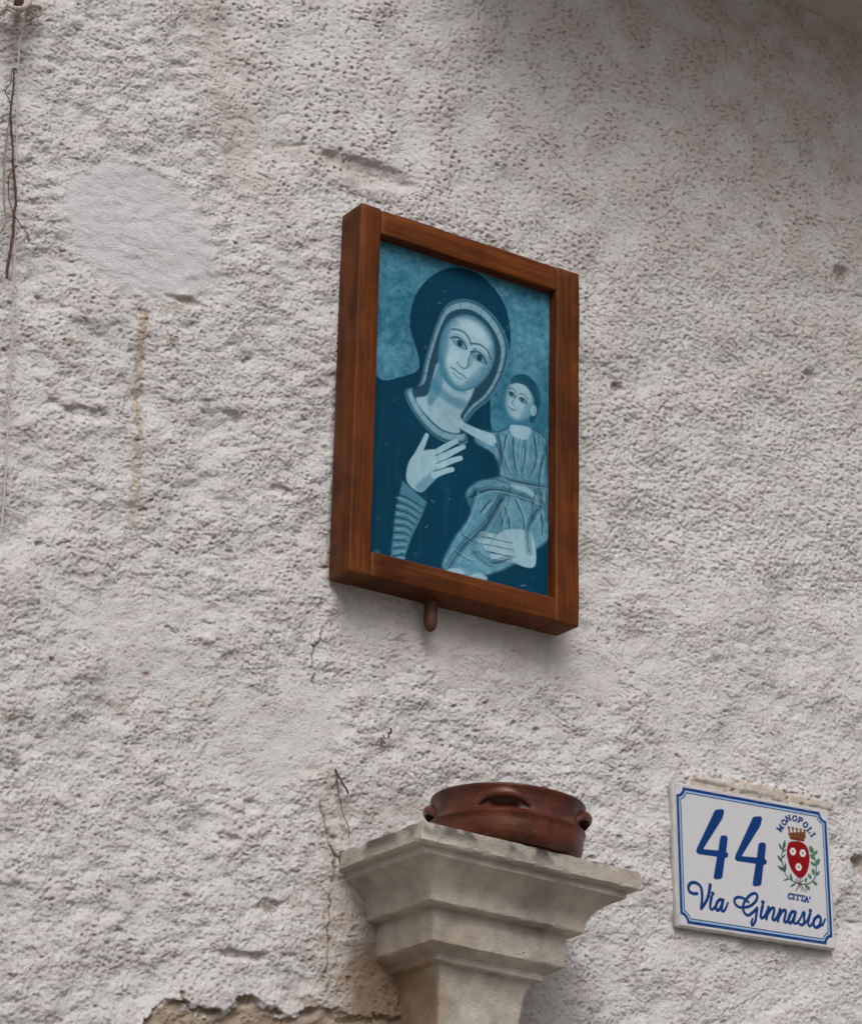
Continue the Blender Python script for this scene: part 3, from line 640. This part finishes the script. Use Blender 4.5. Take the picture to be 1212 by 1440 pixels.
# small serif capitals, strokes in a unit cell (x right, y down, height 1)
GL = {'M': [[(-.42, .5), (-.42, -.5)], [(-.42, -.5), (0, .35)], [(0, .35), (.42, -.5)], [(.42, -.5), (.42, .5)], [(-.58, .5), (-.26, .5)], [(.26, .5), (.58, .5)], [(-.58, -.5), (-.4, -.5)], [(.4, -.5), (.58, -.5)]],
      'N': [[(-.36, .5), (-.36, -.5)], [(-.36, -.5), (.36, .5)], [(.36, .5), (.36, -.5)], [(-.52, .5), (-.2, .5)], [(.2, -.5), (.52, -.5)], [(-.52, -.5), (-.36, -.5)]],
      'O': [[(.40*math.sin(t), -.5*math.cos(t)) for t in np.linspace(0, 2*math.pi, 17)]],
      'P': [[(-.28, .5), (-.28, -.5)], [(-.42, -.5), (.1, -.5), (.34, -.36), (.34, -.1), (.1, .04), (-.28, .04)], [(-.45, .5), (-.08, .5)]],
      'L': [[(-.25, -.5), (-.25, .5)], [(-.42, -.5), (-.05, -.5)], [(-.42, .5), (.36, .5), (.38, .22)]],
      'I': [[(0, -.5), (0, .5)], [(-.2, -.5), (.2, -.5)], [(-.2, .5), (.2, .5)]],
      'C': [[(.38, -.25), (.2, -.48), (-.1, -.48), (-.36, -.2), (-.36, .2), (-.1, .48), (.2, .48), (.38, .28)], [(.38, -.5), (.38, -.22)]],
      'T': [[(0, -.5), (0, .5)], [(-.42, -.28), (-.42, -.5), (.42, -.5), (.42, -.28)], [(-.2, .5), (.2, .5)]],
      'A': [[(-.36, .5), (0, -.5)], [(0, -.5), (.36, .5)], [(-.22, .15), (.22, .15)], [(-.5, .5), (-.2, .5)], [(.2, .5), (.52, .5)]],
      "'": [[(0, -.5), (-.04, -.2)]]}
def glyph(ch, f, c, ang, size):
    ca, sa = math.cos(ang), math.sin(ang)
    for i, L in enumerate(GL[ch]):
        T_.stroke(f([(c[0]+size*(x*ca-y*sa), c[1]+size*(x*sa+y*ca)) for x, y in L]), (.0023 if len(L) > 4 or i == 0 or ch in 'MNA' and i < 4 else .0016), BL, 1, None, len(L) > 8)
for ch, c, a in zip('MONOPOLI', [(178, 318), (235, 232), (298, 175), (392, 176), (474, 204), (549, 270), (612, 348), (655, 416)], [-52, -42, -20, 6, 22, 36, 50, 56]): glyph(ch, rc, c, A(a), 72)
for ch, c in zip("CITTA'", [(548, 236), (607, 246), (668, 255), (740, 268), (806, 284), (856, 290)]): glyph(ch, rb, c, A(8), 78)
# crown, shield with three flowers, wreath
BR, BRd, RED, GR, GR2 = lin(120, 76, 44, KS), lin(84, 44, 30, KS), lin(140, 8, 22, KS), lin(78, 124, 96, KS), lin(52, 92, 74, KS)
T_.poly(rc([(310, 380), (545, 370), (515, 500), (330, 470)]), BR)
for k in range(5):
    x = 300+k*58; y = 288+k*11; T_.poly(rc([(x-20, y), (x+22, y+4), (x+14, y+70), (x+18, y+140), (x-6, y+140), (x-2, y+70)]), BR)
    T_.stroke(rc([(x+12+k*-6, y+60), (x+14-k*6, y+160)]), .0012, BRd, .8)
T_.stroke(rc([(328, 462), (420, 482), (516, 494)]), .0030, lin(110, 40, 30, KS))
shield = rc([(300, 528), (400, 505), (500, 525), (572, 600), (600, 720), (592, 850), (545, 980), (468, 1045), (400, 1012), (330, 920), (285, 790), (266, 650)])
T_.poly(shield, RED, 1, True)
for c in ((357, 655), (502, 680), (438, 880)):
    for k in range(6): T_.dot(rc([(c[0]+24*math.cos(k*1.047), c[1]+28*math.sin(k*1.047))])[0], .0024, .0024, lin(224, 220, 222, KS))
    T_.dot(rc([c])[0], .0016, .0017, lin(120, 130, 110, KS))
ls = [(445, 1120), (360, 1090), (260, 1010), (205, 870), (193, 740), (210, 640), (242, 500)]; rs = [(445, 1130), (560, 1125), (640, 1080), (690, 980), (690, 850), (680, 760), (620, 590)]
T_.stroke(rc(ls), .0016, GR2); T_.stroke(rc(rs), .0016, GR2)
def leaf(a, b, w, col): T_.poly(rc([a, ((a[0]+b[0])/2+w*(b[1]-a[1])/100, (a[1]+b[1])/2-w*(b[0]-a[0])/100), b, ((a[0]+b[0])/2-w*(b[1]-a[1])/100, (a[1]+b[1])/2+w*(b[0]-a[0])/100)]), col, 1, True)
for a, b in (((205, 640), (150, 535)), ((208, 670), (265, 615)), ((192, 760), (250, 690)), ((196, 815), (128, 705)), ((235, 960), (245, 815)), ((235, 950), (128, 855)), ((300, 1050), (208, 1075)), ((345, 1085), (305, 970)), ((400, 1110), (308, 1170)), ((215, 640), (245, 490)), ((200, 830), (225, 800))): leaf(a, b, 14, GR2)
for a, b in (((655, 690), (605, 570)), ((655, 715), (718, 640)), ((680, 780), (610, 690)), ((690, 870), (745, 755)), ((685, 870), (615, 800)), ((690, 1010), (745, 940)), ((665, 1000), (640, 900)), ((620, 1060), (575, 975)), ((640, 1080), (708, 1150)), ((530, 1130), (595, 1220)), ((530, 1110), (550, 1030)), ((690, 1060), (700, 1040))): leaf(a, b, 26, GR)
for a, b in (((385, 1065), (500, 1230)), ((495, 1070), (390, 1220)), ((410, 1040), (450, 1120)), ((440, 1110), (545, 1235)), ((440, 1120), (470, 1040))): T_.stroke(rc([a, b]), .0015, BRd, .9)
hz = np.hypot(np.sin(T_.X*190+2*np.sin(T_.Y*70)), np.cos(T_.Y*160+1.5*np.sin(T_.X*90)))
T_.C *= (1+.10*(hz-.95)*(T_.C.mean(-1) < .2))[..., None]
grime = np.clip(1-np.minimum(np.minimum(T_.X, Wp-T_.X), np.minimum(T_.Y, Hp-T_.Y))/.0050, 0, 1)*np.clip(.3+.5*np.sin(T_.X*310+3*np.sin(T_.Y*120))+.4*np.sin(T_.X*97+1), 0, 1)
T_.put(.45*grime, (.36, .30, .24))
T_.C *= (1+.03*np.random.default_rng(8).standard_normal(T_.X.shape))[..., None]
pr = T_.mesh('print', M_ENAMEL, sg, -SW/2+mg, SHt/2-mg, -.0006)

# ------------------------------------------------------------------ stone pilaster with moulded capital
CX = -.6802; CT = -.0977; CTILT = A(2.0)
pil = empty('stone_pilaster', (CX, 0, CT), (0, CTILT, 0)); tag(pil, 'weathered beige stone pilaster with stepped moulded capital under the clay bowl', 'pilaster')
def loft(name, levels, step, parent, cap_top=False, seed=0.0, rough=.0010):
    """levels: (half width, z); every ring runs along the left flank, the front and the right flank, mitred"""
    rows = []
    for (w0, z0), (w1, z1) in zip(levels[:-1], levels[1:]):
        n = max(1, int(math.hypot(w1-w0, z1-z0)/step+.5))
        rows += [(w0+(w1-w0)*k/n, z0+(z1-z0)*k/n) for k in range(n)]
    rows.append(levels[-1])
    ns, nf = 36, 68; Vv, Cv = [], []
    def ring(w, z, s=1.0):
        d = w+.022; p = []
        for k in range(ns): p.append((-w*s, .035+(-d*s-.035)*k/ns))
        for k in range(nf): p.append((-w*s+2*w*s*k/nf, -d*s))
        for k in range(ns+1): p.append((w*s, -d*s+(.035+d*s)*k/ns))
        return [Vector((x, y, z)) for x, y in p]
    R = [ring(w, z) for w, z in rows]
    if cap_top: R = [ring(rows[0][0], rows[0][1], s) for s in (.02, .3, .55, .75, .88, .95, .985)]+R
    L = len(R[0])
    for ri, rg_ in enumerate(R):
        for k, p in enumerate(rg_):
            q_ = p+Vector((seed, 0, 0))
            nv = Vector((mnoise.noise(q_*55), mnoise.noise(q_*55+Vector((5, 3, 0))), mnoise.noise(q_*55+Vector((0, 7, 2)))))*rough*.75
            nv += Vector((mnoise.noise(q_*190), mnoise.noise(q_*190+Vector((5, 3, 0))), mnoise.noise(q_*190+Vector((0, 7, 2)))))*rough*.6
            kc = min(abs(k-ns), abs(k-ns-nf)); ce = math.exp(-kc/.9)*(.0010+.0030*max(0, mnoise.noise(Vector((k > 60, p.z*60, seed)))))
            nv += Vector((-p.x, -p.y, 0)).normalized()*ce
            bite = max(0, mnoise.noise(q_*32+Vector((1, 2, 3)))-.30)*.014
            nv += Vector((0, .5, -.6 if p.z > -.01 else .3))*bite
            Vv.append(p+nv)
            # colour: beige limestone; clay-coloured staining low on the left flank; black lichen along the upper edge
            c = np.array([.475, .428, .375])*(1+.34*mnoise.noise(q_*15)+.16*mnoise.noise(q_*70)+.10*mnoise.noise(q_*160))
            b1 = mnoise.noise(q_*9+Vector((4, 4, 4)))
            left = (1-smooth(ns-6, ns+3, k))*(.22+.78*smooth(-.085, -.135, p.z))+.45*smooth(-.10, -.16, p.z)*(1-smooth(ns, ns+22, k))
            lk = float(np.clip(left*(.95+.4*b1), 0, 1)); c = c*(1-.85*lk)+np.array([.265, .168, .100])*.85*lk
            ww = float((1-smooth(2, 20, k))*smooth(-.13, -.05, p.z)*np.clip(.55+.8*mnoise.noise(q_*22), 0, 1)); c = c*(1-.6*ww)+np.array([.56, .50, .465])*.6*ww      # limewash splashed from the wall
            up = float(smooth(-.021, -.004, p.z)*smooth(.02, .30, mnoise.noise(q_*26+Vector((0, 0, 9)))+.5*mnoise.noise(q_*80)+.50*math.exp(-((p.x+.105)/.045)**2)+.25*math.exp(-((p.x-.14)/.012)**2)-.02))
            c = c*(1-.80*up)+np.array([.050, .046, .042])*.80*up
            pk = float(np.clip(mnoise.noise(q_*12+Vector((8, 1, 0)))-.2, 0, 1)); c = c*(1-.5*pk)+np.array([.46, .33, .25])*.5*pk
            pl = float(np.clip(mnoise.noise(q_*30+Vector((3, 9, 0)))-.18, 0, 1)); c = c*(1-.6*pl)+np.array([.55, .51, .46])*.6*pl
            Cv.append(c)
    i = np.arange(len(R)*L).reshape(len(R), L)
    q_ = np.stack([i[:-1, :-1], i[1:, :-1], i[1:, 1:], i[:-1, 1:]], -1).reshape(-1, 4)
    me = np_mesh(name, np.array([tuple(p) for p in Vv]), q_); me.set_sharp_from_angle(angle=A(38)); set_col(me, np.array(Cv))
    return link(name, me, M_STONE, parent)
cav = [(.1305-.0305*math.sin(t)**.9 if t > 0 else .1305, -.0285-.0345*(1-math.cos(t))) for t in np.linspace(0, math.pi/2, 8)]
cav = [(.100+.0305*(1-math.sin(t)), -.0285-.0350*t/(math.pi/2)*(.55+.45*t/(math.pi/2))) for t in np.linspace(0, math.pi/2, 9)]
caps = [(.1405, 0), (.1410, -.003), (.1410, -.0185), (.1390, -.0205), (.1315, -.0215), (.1305, -.0285)]+cav[1:]+[(.100, -.066), (.0985, -.0675), (.0855, -.0690), (.0850, -.104), (.0835, -.1055), (.0700, -.1125), (.0690, -.1190), (.0670, -.1200), (.0600, -.1215)]
loft('capital', caps, .0032, pil, True, 2.0)
sh = [(.0610, -.1195), (.0585, -.126), (.0555, -.134), (.0535, -.146), (.0520, -.160), (.0510, -.185), (.0505, -.26), (.0505, -.45)]
loft('shaft', sh, .004, pil, False, 5.0)
loft('shaft', [(.0505, -.45), (.0505, -1.2), (.052, GROUND-CT-.03)], .12, pil, False, 5.0).name = 'lower_shaft'

# ------------------------------------------------------------------ clay bowl
M_CLAY, t, b = nodes('glazed_terracotta'); v_ = mapped(t, (1, 1, 1))
n = N(t, 'ShaderNodeTexNoise', Scale=26.0, Detail=6.0, Roughness=.65); t.links.new(v_, n.inputs['Vector'])
c1 = ramp(t, n.outputs[0], [(.30, (.030, .0095, .0065)), (.52, (.066, .0160, .0090)), (.72, (.115, .030, .016))])      # glazed band
c2 = ramp(t, n.outputs[0], [(.28, (.030, .0085, .005)), (.50, (.084, .0205, .0085)), (.72, (.130, .034, .0125))])              # barer clay below the ridge
sx_ = t.nodes.new('ShaderNodeSeparateXYZ'); t.links.new(v_, sx_.inputs[0])
c1 = mix(t, c2, c1, ramp(t, N(t, 'ShaderNodeMath', operation='MULTIPLY').outputs[0], [(.32, (0, 0, 0)), (.34, (1, 1, 1))]))
mu_ = [x for x in t.nodes if x.bl_idname == 'ShaderNodeMath'][0]; mu_.inputs[1].default_value = 10.0; t.links.new(sx_.outputs[2], mu_.inputs[0])
v2_ = mapped(t, (1, 1, 4)); n2 = N(t, 'ShaderNodeTexNoise', Scale=60.0, Detail=7.0, Roughness=.7); t.links.new(v2_, n2.inputs['Vector'])
bloom = ramp(t, n2.outputs[0], [(.60, (0, 0, 0)), (.78, (.55, .55, .55))])
t.links.new(mix(t, c1, (.30, .21, .17), bloom), b.inputs['Base Color'])
t.links.new(ramp(t, n.outputs[0], [(.3, (.22,)*3), (.7, (.42,)*3)]), b.inputs['Roughness']); b.inputs['Specular IOR Level'].default_value = .35
bump(t, b, n2.outputs[0], .0006)
BWX, BWY, BWZ = -.668, -.092, CT+.0020
bowl = empty('clay_bowl', (BWX, BWY, BWZ-.0005), (0, A(2.6), 0)); tag(bowl, 'shallow reddish brown terracotta bowl with lug handles standing on the stone capital', 'bowl')
BS = .945
prof = [(.0, .001), (.070, .0), (.0800, .001), (.0850, .005), (.0875, .013), (.0885, .024), (.0888, .0300), (.0902, .0315), (.0905, .0332), (.0890, .0345), (.0868, .0362), (.0857, .0385), (.0853, .0405),
        (.0852, .0425), (.0852, .0445), (.0853, .0465), (.0854, .0485), (.0856, .0505), (.0858, .053), (.0866, .0580), (.0882, .0610), (.0892, .0628), (.0890, .0648), (.0872, .0658), (.0845, .0652), (.0830, .062), (.0780, .050), (.0780, .034), (.076, .016), (.070, .0085), (.0, .0080)]
prof = [(r_*BS, z_*.945) for r_, z_ in prof]
view = math.atan2(CAM[1]+.092, CAM[0]+.665)
def dent(a, r_, z_):
    if r_ < .079 or not .033 < z_ < .054: return 0.0
    d_a = min(abs((a-(view-.04+k_*math.pi/2)+math.pi) % (2*math.pi)-math.pi) for k_ in range(4))*.083
    return .0068*math.exp(-(d_a/.0140)**4)*math.exp(-((z_-.0430)/.0058)**4)
NS = 176; bm = bmesh.new(); rings = []
for r_, z_ in prof:
    if r_ == 0: rings.append([bm.verts.new((0, 0, z_))]); continue
    rings.append([])
    for k in range(NS):
        a = 2*math.pi*k/NS; w_ = 1+.008*mnoise.noise(Vector((math.cos(a)*1.3, math.sin(a)*1.3, z_*18)))
        rd_ = r_*w_-dent(a, r_, z_)
        rings[-1].append(bm.verts.new((rd_*math.cos(a), rd_*math.sin(a), z_+.0012*mnoise.noise(Vector((math.cos(a)*1.6+7, math.sin(a)*1.6, z_*6))))))
for a_, b_ in zip(rings[:-1], rings[1:]):
    for k in range(NS):
        k2 = (k+1) % NS
        if len(a_) == 1: bm.faces.new((a_[0], b_[k2], b_[k]))
        elif len(b_) == 1: bm.faces.new((a_[k], a_[k2], b_[0]))
        else: bm.faces.new((a_[k], a_[k2], b_[k2], b_[k]))
from_bm('body', bm, M_CLAY, bowl, angle=50)
def lug(ang):
    """a pinched ledge with a hollow below: top skin, thick outer lip, open underside"""
    bm = bmesh.new(); nu = 24; R0 = .0845*BS-.0015; rows = []
    sect = [(0, .0140), (.30, .0135), (.65, .0115), (.90, .0085), (1.0, .0050), (.98, .0015), (.86, -.0004), (.66, .0006), (.45, .0028), (.22, .0045), (0, .0050)]
    for i in range(nu+1):
        u = -1+2*i/nu; w_ = .0300*u; ext = .0125*max(0.0, 1-abs(u)**2.2)+.0006
        row = []
        for s_, z_ in sect:
            th = w_/R0; r_ = R0+ext*s_
            zz = .0462+z_*(.35+.65*(1-u*u))*.9-.011*abs(u)**2.5
            row.append(bm.verts.new((r_*math.cos(ang+th), r_*math.sin(ang+th), zz)))
        rows.append(row)
    for a_, b_ in zip(rows[:-1], rows[1:]):
        for k in range(len(sect)-1): bm.faces.new((a_[k], b_[k], b_[k+1], a_[k+1]))
    bmesh.ops.recalc_face_normals(bm, faces=bm.faces[:])
    return from_bm('handle', bm, M_CLAY, bowl, angle=60)
for k in range(4): lug(view-.04+k*math.pi/2)

# ------------------------------------------------------------------ cords, wires, twigs
def tube(bm, P3, r0, r1=None, ns=7):
    P3 = [Vector(p) for p in P3]; r1 = r0 if r1 is None else r1; rings = []
    for i, p in enumerate(P3):
        d = (P3[min(i+1, len(P3)-1)]-P3[max(i-1, 0)]).normalized(); a = d.cross(Vector((0.3, 1, .1))).normalized(); b2 = d.cross(a)
        r_ = r0+(r1-r0)*i/max(1, len(P3)-1); r_ *= 1+.18*mnoise.noise(p*300)
        rings.append([bm.verts.new(p+a*r_*math.cos(t_)+b2*r_*math.sin(t_)) for t_ in np.linspace(0, 2*math.pi, ns+1)[:-1]])
    for a, b2 in zip(rings[:-1], rings[1:]):
        for k in range(ns): bm.faces.new((a[k], a[(k+1) % ns], b2[(k+1) % ns], b2[k]))
    bm.faces.new(rings[0][::-1]); bm.faces.new(rings[-1])
def strand(pts, off, jit=.0, seed=0, n=6):
    """photo pixels with a stand-off from the plaster -> 3D polyline"""
    offs = off if hasattr(off, '__len__') else [off]*len(pts)
    P3 = np.array([un(a, b, -o) for (a, b), o in zip(pts, offs)]); P3 = catmull(P3, n)
    if jit: r = np.random.default_rng(seed); P3[1:-1] += r.normal(0, jit, P3[1:-1].shape)
    return P3
def wires(name, strands, mat, label, cat, group=None):
    """strands: (part name, points, stand-off, radius, radius at end)"""
    p0 = un(*strands[0][1][0], -.004); root = empty(name, p0); tag(root, label, cat, group)
    for k, (pn, pts, off, r0, r1) in enumerate(strands):
        bm = bmesh.new(); tube(bm, strand(pts, off, r0*.25, k), r0, r1); bm.transform(Matrix.Translation(-Vector(p0)))
        from_bm(pn, bm, mat, root, angle=80)
    return root
w2p = lambda L: [(a/4.113, 80+b/4.113) for a, b in L]
wires('rusty_wire', [
    ('stem', w2p([(98, 74), (88, 66), (78, 76), (80, 130), (76, 200), (66, 270), (62, 340), (66, 420), (74, 520), (74, 600), (76, 640), (84, 720), (92, 830), (80, 900), (78, 1000), (62, 1100), (48, 1190), (38, 1278)]), .012, .0011, .0016),
    ('side_shoot', w2p([(66, 80), (62, 150), (40, 175), (32, 205), (50, 235), (60, 290), (64, 330)]), .011, .0006, .0005),
    ('side_shoot', w2p([(60, 330), (20, 340), (12, 370), (-20, 385)]), .010, .0006, .0004),
    ('side_shoot', w2p([(36, 205), (70, 215), (96, 212)]), .012, .0005, .0004),
    ('side_shoot', w2p([(100, 628), (80, 632), (66, 660), (48, 720), (54, 820), (76, 900), (100, 940), (130, 985), (166, 1030), (156, 1050), (176, 1078), (198, 1078)]), .010, .0007, .0005)],
    M_RUST, 'rust brown twisted wire hanging against the wall below the nail', 'wire')
wires('grey_twine', [
    ('twine', w2p([(60, 340), (40, 450), (28, 560), (22, 700), (24, 850), (38, 930), (20, 985), (-20, 1050)]), .008, .0010, .0012)],
    M_TWINE, 'slack grey twine dangling on the wall beside the rusty wire', 'twine')
wires('hanging_cord', [
    ('cord', [(35, 22), (31, 45), (27, 65), (25, 110), (24, 180), (22, 260), (21, 330), (20, 400), (18, 470), (13, 560), (11, 600), (8, 660), (3, 742)], [.030, .022, .016, .010, .009, .008, .008, .008, .008, .008, .009, .009, .010], .0011, .0012),
    ('hook', [(20, 402), (24, 405), (24, 411), (20, 412), (19, 407)], .009, .0009, .0008),
    ('hook', [(0, 560), (7, 558), (12, 562), (13, 572)], .010, .0009, .0009)],
    M_CORD, 'long thin pale cord tied to the nail and hanging down the plaster', 'cord')
# nail and its knotted loop of rope
bm = bmesh.new(); nb = Vector(un(22, 12, .01)); nt_ = Vector(un(27, 1, -.036))
tube(bm, [nb+(nt_-nb)*k/6 for k in range(7)], .0048, .0042, 9)
d_n = (nt_-nb).normalized(); tube(bm, [nt_-d_n*.001, nt_+d_n*.002, nt_+d_n*.004], .0056, .0050, 11)
bm.transform(Matrix.Translation(-nb)); nail = from_bm('nail', bm, M_RUST, angle=50); nail.location = nb; tag(nail, 'thick rusty nail driven into the plaster, wrapped with rope', 'nail')
rope = empty('rope_knot', tuple(un(26, 10, -.015))); tag(rope, 'frayed beige rope looped and knotted round the rusty nail', 'rope'); ro = Vector(rope.location)
def rope_part(name, pts, off, r0, r1=None, seed=0):
    bm = bmesh.new(); core = strand(pts, off, 0, 0, 10)
    for s_ in range(3):
        L = []
        for i, p in enumerate(core):
            d = Vector(core[min(i+1, len(core)-1)]-core[max(i-1, 0)]).normalized(); a = d.cross(Vector((.2, .1, 1))).normalized(); b2 = d.cross(a); ph = i*.55+s_*2.094
            L.append(Vector(p)+a*r0*.75*math.cos(ph)+b2*r0*.75*math.sin(ph)-ro)
        tube(bm, L, r0*.62, (r1 or r0)*.62, 6)
    return from_bm(name, bm, M_CORD, rope, angle=80)
rope_part('loop', [(12, -6), (9, 2), (16, 9), (26, 11), (36, 9), (42, 2), (40, -8)], [.020, .030, .036, .038, .036, .028, .018], .0019)
rope_part('loop', [(2, 10), (12, 13), (24, 17), (36, 13), (46, 12)], [.012, .02, .03, .026, .014], .0016)
rope_part('loop', [(38, 8), (48, 7), (57, 10), (57, 18), (48, 22), (40, 16)], [.026, .022, .016, .014, .014, .02], .0020)
rope_part('loop', [(40, 20), (46, 24), (40, 29), (36, 24), (42, 12), (52, 14)], [.02, .016, .012, .02, .024, .016], .0015)
for k in range(9):
    r = random.Random(k); a = (38+r.uniform(-4, 14), 10+r.uniform(-2, 12)); b_ = (a[0]+r.uniform(2, 13), a[1]+r.uniform(-4, 10))
    bm = bmesh.new(); tube(bm, [Vector(p)-ro for p in strand([a, ((a[0]+b_[0])/2+r.uniform(-3, 3), (a[1]+b_[1])/2+r.uniform(-3, 3)), b_], .018)], .0007, .0004, 5); from_bm('fray', bm, M_CORD, rope, angle=80)
rope_part('tail', [(12, 10), (4, 14), (-4, 20), (-8, 14)], [.018, .014, .012, .014], .0024)
# dry twigs stuck in the plaster
z8 = lambda L: [(440+a/4.5, 860+b/4.5) for a, b in L]
wires('dry_twig', [('stem', z8([(140, 1000), (165, 1045), (195, 1100), (224, 1154)]), [.004, .010, .014, .016], .0013, .0010),
                   ('tendril', z8([(150, 1050), (160, 1130), (175, 1220), (200, 1310), (228, 1370), (226, 1430)]), .005, .0005, .0004)],
      M_TWIG, 'short dark twig with a hanging tendril above the capital\'s left edge', 'twig')
wires('dry_twig', [('stem', z8([(488, 740), (498, 760), (482, 780), (478, 802)]), .007, .0011, .0008), ('side_shoot', z8([(445, 780), (452, 800), (464, 804)]), .006, .0007, .0005),
                   ('side_shoot', z8([(432, 795), (438, 830), (434, 850), (446, 858)]), .006, .0007, .0005), ('side_shoot', z8([(440, 800), (456, 838)]), .006, .0006, .0005)],
      M_TWIG, 'curled dark scrap of twig on bare plaster midway between frame and bowl', 'twig')
